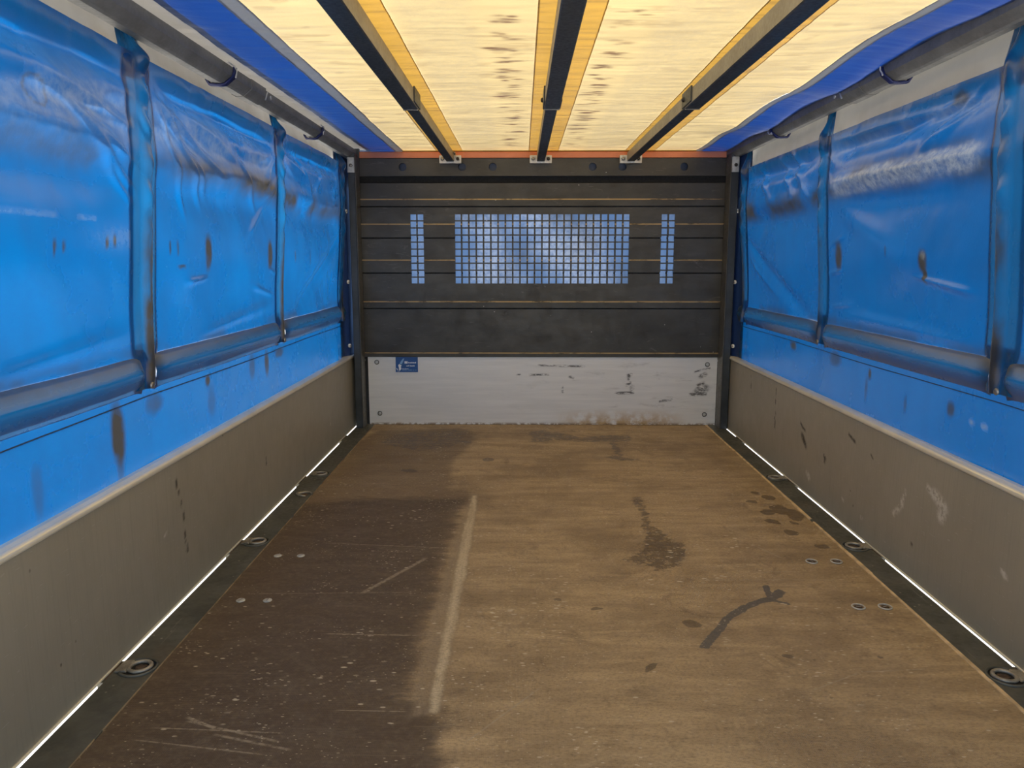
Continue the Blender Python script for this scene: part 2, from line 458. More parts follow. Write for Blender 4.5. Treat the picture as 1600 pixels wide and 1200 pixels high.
SCRATCH = [((-0.511,1.82),(-0.249,1.813),.004), ((-0.675,2.453),(-0.177,2.401),.003), ((-0.461,2.047),(-0.295,2.334),.010),
           ((0.544,2.165),(0.962,2.17),.003), ((0.778,2.441),(0.841,2.316),.004), ((-0.699,1.447),(-0.471,1.375),.005),
           ((-0.697,1.458),(-0.614,1.415),.006), ((0.637,1.57),(0.784,1.652),.003), ((0.784,1.652),(0.947,1.668),.003),
           ((-0.779,1.381),(-0.483,1.335),.003), ((-0.397,1.485),(-0.234,1.482),.003), ((-0.117,1.369),(0.052,1.589),.003),
           ((-0.62,1.40),(-0.44,1.35),.005), ((-0.76,1.42),(-0.47,1.405),.003), ((0.70,2.22),(0.86,2.235),.003), ((-0.82,2.05),(-0.3,2.07),.002)]
def mat_floor():
    k = NT('brown_film_faced_plywood')
    dark, deep, light, core, grey, spot = [k.attr(a) for a in ('film', 'deep', 'band', 'core', 'tape', 'spot')]
    n1 = k.noise(2.3, 6, 0.65); n2 = k.noise(11, 7, 0.75, k.vec((0.5, 1.3, 1)), 0.4); n3 = k.noise(70, 4, 0.7); n4 = k.noise(5, 6, 0.7, k.vec((0.45, 2.6, 1)), 0.5)
    n5 = k.noise(38, 6, 0.8, k.vec((0.35, 1.5, 1))); n6 = k.noise(190, 3, 0.7, k.vec((0.6, 1, 1)))
    brk = k.math('ADD', k.math('MULTIPLY', k.math('SUBTRACT', n2, 0.5), 1.5), k.math('MULTIPLY', k.math('SUBTRACT', n5, 0.5), 1.1))
    c = k.mix(k.ramp(n4, 0.28, 0.72), (0.64, 0.455, 0.235, 1), (0.41, 0.284, 0.145, 1))
    c = k.mix(k.math('MULTIPLY', k.ramp(n1, 0.44, 0.66), 0.65), c, (0.27, 0.182, 0.094, 1))
    c = k.mix(k.math('MULTIPLY', k.ramp(k.noise(6.5, 7, 0.78, None, 1.2), 0.52, 0.68), 0.5), c, (0.20, 0.135, 0.074, 1))
    c = k.mix(k.math('MULTIPLY', k.ramp(k.noise(4.2, 7, 0.8, k.vec((1, 1, 1), (0, 0, 0.9), (3, 7, 0)), 1.0), 0.55, 0.72), 0.45), c, (0.70, 0.53, 0.30, 1))
    c = k.mix(k.math('MULTIPLY', k.ramp(n5, 0.48, 0.70), 0.45), c, (0.21, 0.138, 0.070, 1))
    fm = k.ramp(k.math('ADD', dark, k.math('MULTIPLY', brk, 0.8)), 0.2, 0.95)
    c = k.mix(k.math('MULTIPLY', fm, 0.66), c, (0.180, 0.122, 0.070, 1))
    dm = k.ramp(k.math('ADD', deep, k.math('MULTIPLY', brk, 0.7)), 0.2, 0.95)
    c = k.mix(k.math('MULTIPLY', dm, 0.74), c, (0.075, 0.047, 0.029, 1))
    ws = k.math('MULTIPLY', k.ramp(k.noise(13, 7, 0.8, k.vec((0.7, 1.1, 1)), 0.8), 0.46, 0.72), 0.55)
    c = k.mix(k.math('MULTIPLY', ws, dm), c, (0.230, 0.172, 0.108, 1))
    yst = k.noise(9, 5, 0.7, k.vec((5.0, 0.5, 1)))
    bm = k.ramp(k.math('ADD', light, k.math('MULTIPLY', brk, 0.5)), 0.25, 0.95)
    c = k.mix(k.math('MULTIPLY', bm, k.ramp(yst, 0.3, 0.65, 0.35, 0.85)), c, (0.36, 0.265, 0.155, 1))
    cm = k.ramp(k.math('ADD', core, k.math('MULTIPLY', brk, 0.7)), 0.3, 1.0)
    c = k.mix(k.math('MULTIPLY', cm, k.ramp(yst, 0.35, 0.6, 0.45, 0.95)), c, (0.74, 0.59, 0.36, 1))
    c = k.mix(k.ramp(n6, 0.42, 0.72, 0, 0.42), c, (0.09, 0.058, 0.032, 1))
    gm = k.ramp(k.math('ADD', grey, k.math('MULTIPLY', k.math('SUBTRACT', n3, 0.5), 1.2)), 0.42, 0.62)
    c = k.mix(k.math('MULTIPLY', gm, 0.85), c, (0.105, 0.098, 0.090, 1))
    sm = k.ramp(k.math('ADD', spot, k.math('MULTIPLY', k.math('SUBTRACT', k.noise(32, 5, 0.7), 0.5), 1.3)), 0.42, 0.62)
    c = k.mix(k.math('MULTIPLY', sm, 0.62), c, (0.058, 0.036, 0.018, 1))
    # little dark specks
    sp = k.math('MULTIPLY', k.ramp(k.voro(17, k.vec((1, 1.6, 1))), 0.05, 0.11, 1, 0), k.ramp(k.noise(4, 2), 0.53, 0.6))
    c = k.mix(k.math('MULTIPLY', sp, 0.5), c, (0.07, 0.045, 0.025, 1))
    # random hair scratches
    for sx, r, th, am in ((120, 0.05, 0.70, 0.35), (102, 1.25, 0.715, 0.35), (132, 1.75, 0.71, 0.4), (108, 2.6, 0.72, 0.35)):
        h = k.ramp(k.noise(2.2, 2, 0.4, k.vec((1.3, sx, 1), (0, 0, r))), th+0.015, th+0.05)
        c = k.mix(k.math('MULTIPLY', h, am), c, (0.42, 0.33, 0.20, 1))
    for a, b, w in SCRATCH:
        h = k.math('MULTIPLY', k.seg(a, b, w), k.ramp(n3, 0.32, 0.55))
        c = k.mix(k.math('MULTIPLY', h, 0.6), c, (0.48, 0.39, 0.26, 1))
    # chips of bare wood: clusters where loads were dropped, and a few everywhere
    h = k.math('MULTIPLY', k.ramp(k.voro(46, k.vec((0.55, 1.3, 1), (0, 0, 0.25))), 0.16, 0.24, 1, 0), k.math('MULTIPLY', k.attr('chips'), k.ramp(k.noise(24, 2), 0.40, 0.52)))
    c = k.mix(k.math('MULTIPLY', h, 0.85), c, (0.78, 0.67, 0.47, 1))
    for scl, r0, zone in ((30, 0.10, (0.52, 0.60)), (55, 0.12, (0.52, 0.60)), (18, 0.04, (0.42, 0.52)), (85, 0.10, (0.48, 0.56))):
        h = k.math('MULTIPLY', k.ramp(k.voro(scl, k.vec((0.7, 1.5, 1), (0, 0, 0.3))), r0, r0+0.05, 1, 0), k.ramp(k.noise(3.1+scl*0.02, 2), *zone))
        c = k.mix(k.math('MULTIPLY', h, 0.8), c, (0.74, 0.62, 0.42, 1))
    w1 = k.n('ShaderNodeTexWave', wave_type='BANDS', bands_direction='X'); k.l(k.co, w1.inputs['Vector']); w1.inputs['Scale'].default_value = 90; w1.inputs['Distortion'].default_value = 0.6; w1.inputs['Detail Scale'].default_value = 8
    w2 = k.n('ShaderNodeTexWave', wave_type='BANDS', bands_direction='Y'); k.l(k.co, w2.inputs['Vector']); w2.inputs['Scale'].default_value = 90
    wv = k.math('MULTIPLY', w1.outputs['Fac'], w2.outputs['Fac'])
    c = k.mix(k.math('MULTIPLY', wv, 0.16), c, (0.03, 0.02, 0.012, 1))
    c = k.mix(k.ramp(n3, 0.45, 0.8, 0, 0.25), c, (0.40, 0.30, 0.18, 1))
    rg = k.math('SUBTRACT', k.ramp(n2, 0.2, 0.8, 0.50, 0.68), k.math('MULTIPLY', sm, 0.15))
    return k.done(k.pbr(c, rg, 0, k.bump(k.math('ADD', wv, k.math('MULTIPLY', n3, 0.7)), 0.0007), 0.4))
M['floor'] = mat_floor()

def mat_ground():
    k = NT('pale_concrete_yard')
    n = k.noise(0.8, 6, 0.6); n2 = k.noise(30, 4, 0.7)
    c = k.mix(k.ramp(n, 0.3, 0.7), (0.46, 0.45, 0.43, 1), (0.58, 0.57, 0.54, 1))
    c = k.mix(k.ramp(n2, 0.4, 0.8, 0, 0.3), c, (0.34, 0.33, 0.31, 1))
    return k.done(k.pbr(c, 0.85, 0, k.bump(n2, 0.003)))
M['ground'] = mat_ground()

# ------------------------------------------------------------------ ground outside
g = MB(); g.add([(-60,-60,-0.92),(60,-60,-0.92),(60,60,-0.92),(-60,60,-0.92)], [(0,1,2,3)])
tag(g.build('ground', M['ground']), 'pale concrete yard seen through the slits beside the floor', kind='structure')

# ------------------------------------------------------------------ floor board
FX0, FX1 = -0.842, 1.055
xs = np.linspace(FX0, FX1, 300)
ys = np.concatenate([np.linspace(YB, 1.15, 40, endpoint=False), np.linspace(1.15, 4.335, 520)])
X, Y = np.meshgrid(xs, ys, indexing='ij')
wob = (fbm(X*9, Y*9, 3)-0.5)*0.06
wob2 = (fbm(X*22, Y*22, 9)-0.5)*0.03
Xw, Yw = X+wob*0.6+wob2*0.5, Y+wob*1.4+wob2
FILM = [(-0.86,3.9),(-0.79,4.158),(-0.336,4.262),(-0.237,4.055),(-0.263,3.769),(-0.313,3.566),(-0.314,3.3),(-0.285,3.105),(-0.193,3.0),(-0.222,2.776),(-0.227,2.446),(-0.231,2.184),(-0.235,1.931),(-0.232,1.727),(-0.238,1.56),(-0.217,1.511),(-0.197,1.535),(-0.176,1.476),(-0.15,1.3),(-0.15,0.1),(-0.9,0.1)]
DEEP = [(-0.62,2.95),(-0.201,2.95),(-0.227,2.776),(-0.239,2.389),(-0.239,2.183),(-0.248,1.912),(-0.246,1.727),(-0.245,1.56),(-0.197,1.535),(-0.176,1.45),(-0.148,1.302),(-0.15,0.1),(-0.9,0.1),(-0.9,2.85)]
BAND = [(-0.203,3.0),(-0.175,3.0),(-0.165,2.447),(-0.165,2.093),(-0.165,1.698),(-0.172,1.476),(-0.234,1.46),(-0.236,1.697),(-0.235,2.009),(-0.228,2.389)]
CORE = [(-0.197,2.983),(-0.176,2.983),(-0.167,2.447),(-0.168,2.009),(-0.170,1.669),(-0.176,1.47),(-0.196,1.483),(-0.195,1.759),(-0.2,2.093),(-0.202,2.507)]
def soft(poly, e): return 1-sstep(-e, e, poly_sd(Xw, Yw, poly))
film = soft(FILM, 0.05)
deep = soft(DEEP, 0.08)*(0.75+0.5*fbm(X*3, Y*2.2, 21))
band = 1-sstep(-0.016, 0.022, poly_sd(X+wob2*0.4, Y, BAND))
core = 1-sstep(-0.012, 0.014, poly_sd(X+wob2*0.4, Y, CORE))
tape = (1-sstep(0.004, 0.020, line_d(Xw, Yw, [(0.744,2.085),(0.69,2.028),(0.613,1.979),(0.539,1.896),(0.486,1.816),(0.449,1.76)])))
tape = np.maximum(tape, 1-sstep(0.003, 0.014, line_d(Xw, Yw, [(0.707,2.11),(0.70,2.028),(0.74,2.015)])))
spot = np.zeros_like(X)
for cx, cy, rx, ry in [(-0.151,3.557,.03,.045),(0.442,1.873,.030,.028),(0.644,1.729,.016,.018),(0.201,1.955,.018,.014),(0.981,2.828,.040,.06),
                       (1.025,2.776,.035,.06),(0.95,2.59,.03,.035),(1.01,2.462,.030,.028),(0.91,2.676,.035,.035),(0.985,2.964,.03,.04),(0.954,3.031,.022,.03),
                       (-0.503,3.35,.05,.03),(0.93,2.79,.03,.03),(1.0,2.70,.02,.025),(0.90,2.90,.025,.03),(0.30,1.66,.012,.012),(0.86,1.72,.01,.012),(0.10,2.02,.015,.01),(-0.30,3.9,.05,.03)]:
    spot = np.maximum(spot, 1-sstep(0.5, 1.25, np.hypot((Xw-cx)/rx, (Yw-cy)/ry)))
WEDGE = [(0.439,2.982),(0.491,2.983),(0.483,2.677),(0.557,2.427),(0.523,2.291),(0.442,2.23),(0.305,2.309),(0.391,2.408),(0.429,2.545)]
BACK = [(0.02,4.152),(0.127,4.185),(0.311,4.031),(0.595,4.096),(0.593,3.917),(0.483,3.888),(0.286,3.913),(0.052,3.911)]
DRIP = [(0.436,3.915),(0.5,3.888),(0.507,3.529),(0.452,3.505)]
CROSS = [(0.38,3.62),(0.58,3.60),(0.58,3.53),(0.40,3.54)]
for pl, am in ((WEDGE, 0.62), (BACK, 0.6), (DRIP, 0.62), (CROSS, 0.6)):
    spot = np.maximum(spot, am*soft(pl, 0.03))
spot = np.maximum(spot, 0.55*soft([(-0.72,4.10),(-0.36,4.2),(-0.27,4.05),(-0.33,3.78),(-0.5,3.68),(-0.76,3.85)], 0.05))
chips = np.zeros_like(X)
for cx, cy, rx, ry in [(-0.40,1.80,.06,.06),(-0.42,1.64,.05,.07),(-0.32,1.62,.06,.06),(-0.08,1.93,.08,.06),(0.06,1.97,.10,.06),(0.48,2.36,.05,.08),(0.48,2.55,.05,.06),(0.32,2.00,.08,.03),(0.60,2.20,.12,.03),(0.55,2.98,.05,.06),(0.45,2.16,.10,.03),(0.72,2.48,.06,.1),(-0.6,1.5,.05,.05),(0.75,1.48,.06,.04)]:
    chips = np.maximum(chips, 1-sstep(0.5, 1.2, np.hypot((Xw-cx)/rx, (Yw-cy)/ry)))
Z = np.zeros_like(X) + (fbm(X*2, Y*2, 5)-0.5)*0.002
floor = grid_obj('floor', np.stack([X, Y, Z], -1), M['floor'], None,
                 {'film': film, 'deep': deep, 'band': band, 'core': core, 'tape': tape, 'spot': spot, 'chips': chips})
tag(floor, 'worn brown plywood cargo floor with scrapes, stains and tape residue', kind='structure')
fs = MB(); fs.box(FX0, FX1, YB, 4.335, -0.03, -0.006); fs.build('underlay', M['rust'], floor)
scr = None
for i, (x, y) in enumerate([(-0.78,2.333),(-0.706,2.334),(-0.781,2.006),(-0.706,2.007),(0.914,2.306),(0.992,2.307),(0.923,1.987),(0.996,1.988)]):
    if i in (0, 4):
        b = MB()
        b.disc_dome((0, 0, 0), (0, 0, 1), 0.0125 if i == 0 else 0.011, 0.0035 if i == 0 else 0.0015, 20)
        if i == 4:
            b.tube([(0.017*math.cos(t*math.pi/8), 0.017*math.sin(t*math.pi/8), 0.0012) for t in range(16)], 0.0022, 6, 1, closed=True)
        b.box(-0.007, 0.007, -0.001, 0.001, 0.002, 0.0038 if i == 0 else 0.0022, 1)
        scr = b.build('floor_screw', [M['zinc_floor'] if i == 0 else M['rust'], M['bolt'] if i == 0 else M['zinc_floor']], floor)
        o = scr
    else:
        o = scr.copy(); link(o, floor)
    o.location = (x, y, 0.001)
    o.rotation_euler = (0, 0, 0.5*i)

# ------------------------------------------------------------------ steel floor edges (trim) with tapped recesses
def floor_edge(n, side, x0, x1, label):
    root = empty('trim_%d' % n); tag(root, label, kind='structure')
    b = MB(); b.box(x0, x1, YB, 4.33, -0.045, 0.0025, 0, 0.0015)
    b.build('edge_profile', M['strip'], root)
    # light worn rim where the board meets the steel
    xe = x1 if side < 0 else x0
    b = MB()
    pr = random.Random(5+n); y = YB
    while y < 4.30:
        L = pr.uniform(0.15, 0.5); y1 = min(4.31, y+L); w = pr.uniform(0.0006, 0.0018) if side < 0 else pr.uniform(0.003, 0.009)
        b.box(xe-w*0.5, xe+w*0.9, y, y1, -0.006, 0.0036, 0, 0.0006)
        y = y1 + pr.choice((0.0, 0.0, 0.03))
    b.build('worn_rim', M['edge_wood'] if side < 0 else M['edge_wood_pale'], root)
    # hinge blocks that interrupt the slit below the drop side
    xo = x0 if side < 0 else x1
    for y0, y1 in ((0.78, 0.88), (1.585, 1.68), (2.345, 2.475), (3.13, 3.25), (3.91, 4.04)):
        b = MB(); b.box(min(xo, xo+side*0.016), max(xo, xo+side*0.016), y0, y1, -0.05, 0.0005, 0, 0.001)
        b.tube([(xo+side*0.006, y0+0.01, 0.0), (xo+side*0.006, y1-0.01, 0.0)], 0.0035, 8, 1)
        b.build('hinge_block', [M['strip'], M['rust']], root)
    return root
M['edge_wood'] = m_simple('raw_wood_edge', (0.34, 0.24, 0.13), 0.6, 0, 0.35, 18)
M['edge_wood_pale'] = m_simple('splintered_wood_edge', (0.72, 0.52, 0.28), 0.6, 0, 0.3, 18)
floor_edge(1, -1, -0.9375, -0.8435, 'dark green steel edge strip along the left of the floor')
floor_edge(2, 1, 1.0565, 1.1475, 'dark green steel edge strip along the right of the floor')

# ------------------------------------------------------------------ lashing rings set into the edges
def lashing_ring(x, y, side, label):
    root = empty('lashing_ring', (x, y, 0.0025))
    tag(root, label, 'lashing ring', 'lashing rings in the floor edges')
    b = MB()
    rim = [(0.040*math.cos(t*2*math.pi/28), 0.040*math.sin(t*2*math.pi/28), 0.0015) for t in range(28)]
    b.tube(rim, 0.0034, 8, 0, closed=True)
    b.add([(p[0]*0.95, p[1]*0.95, 0.0012) for p in rim], [list(range(28))], 1)
    b.build('recess_cup', [M['strip'], M['black']], root)
    b = MB()
    rr = [(0.024*math.cos(t*2*math.pi/28)+0.004*(-side), 0.024*math.sin(t*2*math.pi/28), 0.0035) for t in range(28)]
    b.tube(rr, 0.0048, 10, 0, closed=True)
    b.build('ring', M['ring'], root)
    b = MB()
    b.prism_y([(side*0.018, 0.002), (side*0.044, 0.002), (side*0.044, 0.005), (side*0.022, 0.007)], -0.024, 0.024)
    b.build('ring_tab', M['ring'], root)
    b = MB(); b.disc_dome((-side*0.004, 0, 0.001), (0, 0, 1), 0.012, 0.003, 6)
    b.disc_dome((-side*0.012, 0.006, 0.001), (0, 0, 1), 0.006, 0.002, 6)
    b.build('bolt', M['rust'], root)
    return root
M['ring'] = m_simple('worn_ring_steel', (0.36, 0.32, 0.25), 0.42, 0.4, 0.3, 40)
for y, w in ((1.645, 'nearest of the rings in the left floor edge'), (2.45, 'second from the camera in the left floor edge'), (3.272, 'farthest in the left floor edge')):
    lashing_ring(-0.888, y, -1, 'worn steel lashing ring, ' + w)
for y, w in ((1.629, 'nearest of the rings in the right floor edge'), (2.43, 'second from the camera in the right floor edge'), (3.236, 'farthest in the right floor edge')):
    lashing_ring(1.103, y, 1, 'dull dark lashing ring, ' + w)
b = MB()
b.tube([(0.026*math.cos(t)*(1+0.15*math.sin(3*t)), 0.024*math.sin(t), 0.003+0.002*math.sin(2*t)) for t in np.linspace(0.4, 5.2, 16)], [0.003+0.0035*math.sin(i/15*math.pi) for i in range(16)], 8, 0)
b.disc_dome((0.004, 0.002, 0.0), (0, 0, 1), 0.014, 0.004, 9, 1)
o = b.build('dented_plug', [M['ring'], M['rust']]); o.location = (-0.876, 2.974, 0.0025)
tag(o, 'battered steel plug in the left floor edge before the farthest ring', 'plug')

# ------------------------------------------------------------------ drop sides
def drop_side(name, side, xi, label, marks):
    root = empty(name); tag(root, label, kind='structure')
    ys_ = np.linspace(YB, 4.30, 420); zs_ = np.linspace(0.004, SIDE_H-0.006, 60)
    Yg, Zg = np.meshgrid(ys_, zs_, indexing='ij')
    dk = np.zeros_like(Yg); lt = np.zeros_like(Yg)
    for kind, pl, w in marks:
        m = 1-sstep(w*0.5, w*1.6, line_d(Yg+(fbm(Yg*40, Zg*40, 4)-.5)*.02, Zg, pl))
        if kind == 'd': dk = np.maximum(dk, m)
        else: lt = np.maximum(lt, m)
    Xg = np.full_like(Yg, xi) + side*0.0018*(fbm(Yg*1.5, Zg*3, 30+side)-0.5)*2
    grid_obj('panel', np.stack([Xg, Yg, Zg], -1), M['alu'], root, {'dark': dk, 'light': lt}, flip=(side > 0))
    b = MB()
    b.box(min(xi+side*0.004, xi+side*0.026), max(xi+side*0.004, xi+side*0.026), YB, 4.30, 0.006, SIDE_H-0.004)
    b.build('panel_core', M['alu_dark'], root)
    # folded lips at the bottom and bright rolled bead on top
    b = MB(); b.box(min(xi-side*0.003, xi+side*0.02), max(xi-side*0.003, xi+side*0.02), YB, 4.30, 0.0015, 0.007, 0, 0.001)
    b.build('bottom_lip', M['alu_rim'], root)
    b = MB()
    prof = [(xi+side*0.030, SIDE_H-0.012), (xi+side*0.030, SIDE_H+0.012), (xi+side*0.014, SIDE_H+0.013)]
    for t in range(13):
        a = math.radians(90 - t*16)
        prof.append((xi+side*(0.004-0.0115*math.cos(a)), SIDE_H+0.001+0.0095*math.sin(a)))
    prof.append((xi+side*0.006, SIDE_H-0.012))
    if side > 0: prof = prof[::-1]
    b.prism_y(prof, YB, 4.30, 0, False)
    b.build('top_bead', M['alu_rim'], root)
    return root
M['alu_dark'] = m_simple('panel_core', (0.20, 0.185, 0.15), 0.5, 0.3)
drop_side('wall_left', -1, XL, 'low silver beige drop side under the left tarpaulin',
          [('d', [(2.02, 0.36), (2.05, 0.22), (2.06, 0.12)], 0.0022), ('d', [(2.75, 0.22), (2.76, 0.18)], 0.003), ('l', [(3.72, 0.16), (3.72, 0.13)], 0.004), ('l', [(1.95, 0.22), (1.93, 0.215)], 0.003)])
drop_side('wall_right', 1, XR, 'low scuffed drop side under the right tarpaulin with white scrape marks',
          [('d', [(3.45, 0.36), (3.44, 0.18)], 0.0028), ('d', [(3.83, 0.36), (3.82, 0.28)], 0.0028), ('d', [(3.10, 0.225), (3.05, 0.19)], 0.011), ('d', [(3.12, 0.27), (3.07, 0.25)], 0.005),
           ('d', [(2.86, 0.20), (2.85, 0.18)], 0.008), ('d', [(2.66, 0.33), (2.60, 0.315)], 0.005), ('d', [(2.47, 0.30), (2.465, 0.295)], 0.005),
           ('l', [(2.08, 0.29), (2.03, 0.27), (2.04, 0.24)], 0.016), ('l', [(2.12, 0.30), (2.10, 0.29)], 0.008), ('l', [(2.24, 0.25), (2.26, 0.20), (2.30, 0.16)], 0.006), ('l', [(3.02, 0.09), (2.99, 0.075)], 0.012),
           ('l', [(2.68, 0.09), (2.67, 0.088)], 0.005), ('l', [(2.52, 0.075), (2.51, 0.073)], 0.005), ('d', [(2.18, 0.11), (2.18, 0.105)], 0.004), ('l', [(1.76, 0.20), (1.75, 0.19)], 0.006)])

# ------------------------------------------------------------------ front wall: profiled planks with square holes
wall = empty('wall_front', (0, 0, 0)); tag(wall, 'black plank front wall with square ventilation grid', kind='structure')
WX0, WX1 = -0.935, 1.162
# hole columns / rows
px = 0.971/24.0
cols = [(-0.371 + i*px + px*0.06, -0.371 + i*px + px*0.84) for i in range(24)]
cols += [(-0.615 + i*0.0395, -0.615 + i*0.0395 + 0.0325) for i in range(2)]
cols += [(0.770 + i*0.0405, 0.770 + i*0.0405 + 0.0325) for i in range(2)]
pz = (1.184-0.806)/9.82
rows = [(1.184 - i*pz - pz*0.82, 1.184 - i*pz) for i in range(10)]

def plank(z0, z1, zr, name='plank', holes=True, step=0.006, thick=0.012):
    """zr: height of the step; below it the face stands proud. Real holes where the grid crosses."""
    yf, yp, yb = YF, YF-step, YF+thick
    hs = [(c0, c1, max(z0, r0), min(z1, r1)) for c0, c1 in cols for r0, r1 in rows if r0 < z1-0.001 and r1 > z0+0.001] if holes else []
    xs_ = sorted({WX0, WX1} | {round(v, 5) for h in hs for v in h[:2]})
    e = 0.0065
    zs_ = {round(z0, 5), round(z1, 5)} | {round(v, 5) for h in hs for v in h[2:]}
    if zr is not None: zs_ |= {round(zr, 5), round(zr-e, 5)}
    zs_ = sorted(zs_)
    hs = [tuple(round(v, 5) for v in h) for h in hs]
    nx, nz = len(xs_)-1, len(zs_)-1
    solid = np.ones((nx, nz), bool)
    for i in range(nx):
        xm = (xs_[i]+xs_[i+1])/2
        for j in range(nz):
            zm = (zs_[j]+zs_[j+1])/2
            for h in hs:
                if h[0] < xm < h[1] and h[2] < zm < h[3]:
                    solid[i, j] = False; break
    def yz(z):
        if zr is None: return yf
        if z >= zr-1e-5: return yf
        return yp
    b = MB(); vid = {}
    def V(i, j, back):
        key = (i, j, back)
        if key not in vid:
            vid[key] = len(b.v); b.v.append((xs_[i], yb if back else yz(zs_[j]), zs_[j]))
        return vid[key]
    def F(l, mi=0): b.f.append(l); b.m.append(mi); b.sm.append(False)
    for i in range(nx):
        for j in range(nz):
            if not solid[i, j]: continue
            zm = (zs_[j]+zs_[j+1])/2
            mi = 1 if (zr is not None and zr-e < zm < zr) else 0
            F([V(i,j,0), V(i+1,j,0), V(i+1,j+1,0), V(i,j+1,0)], mi)
            F([V(i,j,1), V(i,j+1,1), V(i+1,j+1,1), V(i+1,j,1)])
            if i == 0 or not solid[i-1, j]: F([V(i,j,0), V(i,j+1,0), V(i,j+1,1), V(i,j,1)])
            if i == nx-1 or not solid[i+1, j]: F([V(i+1,j,0), V(i+1,j,1), V(i+1,j+1,1), V(i+1,j+1,0)])
            if j == 0 or not solid[i, j-1]: F([V(i,j,0), V(i,j,1), V(i+1,j,1), V(i+1,j,0)])
            if j == nz-1 or not solid[i, j+1]: F([V(i,j+1,0), V(i+1,j+1,0), V(i+1,j+1,1), V(i,j+1,1)])
    return b.build(name, [M['plank'], M['edge']], wall)
plank(1.229, 1.351, 1.268, holes=False)
plank(1.059, 1.222, 1.134)
plank(0.867, 1.052, 0.938)
plank(0.670, 0.860, 0.708)
plank(0.414, 0.663, 0.4185, holes=False, step=0.010)
# dark back strips: close the joints and the recess below the header (left open behind the holes)
b = MB()
b.box(WX0, WX1, YF+0.045, YF+0.055, 1.34, 1.40)
for zc in (1.2255, 0.6665):
    b.box(WX0, WX1, YF+0.0125, YF+0.02, zc-0.012, zc+0.012)
solid_x = [(WX0, -0.6155), (-0.5435, -0.3695), (0.5935, 0.7695), (0.8435, WX1)]
for zc in (1.0555, 0.8635):
    for a, c in solid_x:
        b.box(a, c, YF+0.0125, YF+0.02, zc-0.012, zc+0.012)
    sc_ = sorted(cols)
    for (a0, a1), (c0, c1) in zip(sc_[:-1], sc_[1:]):
        if c0-a1 < 0.02: b.box(a1, c0, YF+0.0125, YF+0.02, zc-0.006, zc+0.006)
b.build('joint_backing', M['black'], wall)
# header board with six round holes
def header():
    z0, z1 = 1.389, 1.482
    hx = [-0.651, -0.326, -0.158, 0.386, 0.549, 0.883]; hz, r, n = 1.4365, 0.0215, 24
    b = MB(); yf, yb = YF-0.004, YF+0.012
    segs = [WX0]
    for x in hx: segs += [x-0.04, x+0.04]
    segs.append(WX1)
    for k in range(0, len(segs), 2):
        a, c = segs[k], segs[k+1]
        b.box(a, c, yf, yb, z0, z1)
    for x in hx:
        def sq(t):
            cx, cz = math.cos(t), math.sin(t)
            s = min(0.04/abs(cx) if abs(cx) > 1e-6 else 9, ((z1-hz) if cz > 0 else (hz-z0))/abs(cz) if abs(cz) > 1e-6 else 9)
            return (x+s*cx, hz+s*cz)
        ts = [2*math.pi*i/n for i in range(n)]
        for cxs, czs in ((1, z1-hz), (-1, z1-hz), (-1, z0-hz), (1, z0-hz)):
            ts.append(math.atan2(czs, cxs*0.04) % (2*math.pi))
        ts = sorted(set(round(t, 6) for t in ts)); m = len(ts)
        v = []
        for t in ts:
            ox, oz = sq(t)
            v += [(x+r*math.cos(t), yf, hz+r*math.sin(t)), (ox, yf, oz), (x+r*math.cos(t), yb, hz+r*math.sin(t)), (ox, yb, oz)]
        f = []
        for i in range(m):
            j = (i+1) % m
            f += [(4*i, 4*i+1, 4*j+1, 4*j), (4*i+2, 4*j+2, 4*j+3, 4*i+3), (4*i, 4*j, 4*j+2, 4*i+2), (4*i+1, 4*i+3, 4*j+3, 4*j+1)]
        b.add(v, f)
    return b.build('header_board', [M['plank']], wall)
header()
b = MB(); b.box(WX0, WX1, YF-0.012, YF+0.012, 0.393, 0.4125, 0, 0.002); b.build('ledge', M['plank'], wall)
# pale sheet at the foot of the wall
KX0, KX1 = -0.872, 1.108
kx = np.linspace(KX0, KX1, 360); kz = np.linspace(0.002, 0.392, 80)
Kx, Kz = np.meshgrid(kx, kz, indexing='ij')
dk = np.zeros_like(Kx)
for pl, w in [([(0.55,0.187),(0.63,0.189)],.007), ([(0.62,0.205),(0.635,0.225)],.010), ([(0.60,0.235),(0.62,0.245)],.008), ([(0.605,0.27),(0.615,0.29)],.009), ([(0.96,0.18),(1.05,0.183)],.008),
              ([(1.0,0.195),(1.05,0.215)],.018), ([(1.01,0.225),(1.03,0.24)],.012), ([(1.02,0.285),(1.04,0.295)],.010), ([(0.98,0.31),(1.06,0.33)],.004), ([(0.05,0.29),(0.15,0.293)],.005), ([(-0.02,0.29),(-0.01,0.29)],.005),
              ([(0.28,0.28),(0.29,0.275)],.005), ([(0.23,0.22),(0.24,0.19)],.004), ([(0.79,0.14),(0.86,0.15)],.006), ([(0.1,0.345),(0.35,0.34)],.005)]:
    dk = np.maximum(dk, 1-sstep(w*0.4, w*1.7, line_d(Kx+(fbm(Kx*30, Kz*30, 6)-.5)*.03, Kz, pl)))
Ky = YF-0.004 + (fbm(Kx*3, Kz*5, 40)-0.5)*0.004
kick = grid_obj('kick_panel', np.stack([Kx, Ky, Kz], -1), M['kick'], wall, {'dark': dk})
kick['label'] = 'pale grey sheet metal panel at the foot of the wall'
b = MB(); b.box(KX0, KX1, YF-0.0005, YF+0.012, 0.0, 0.392); b.build('sheet_core', M['alu_dark'], kick)
b = MB(); b.box(WX0-0.04, WX1+0.04, YF+0.014, YF+0.022, 0.0, 0.41); b.build('foot_backing', M['black'], wall)
first = None
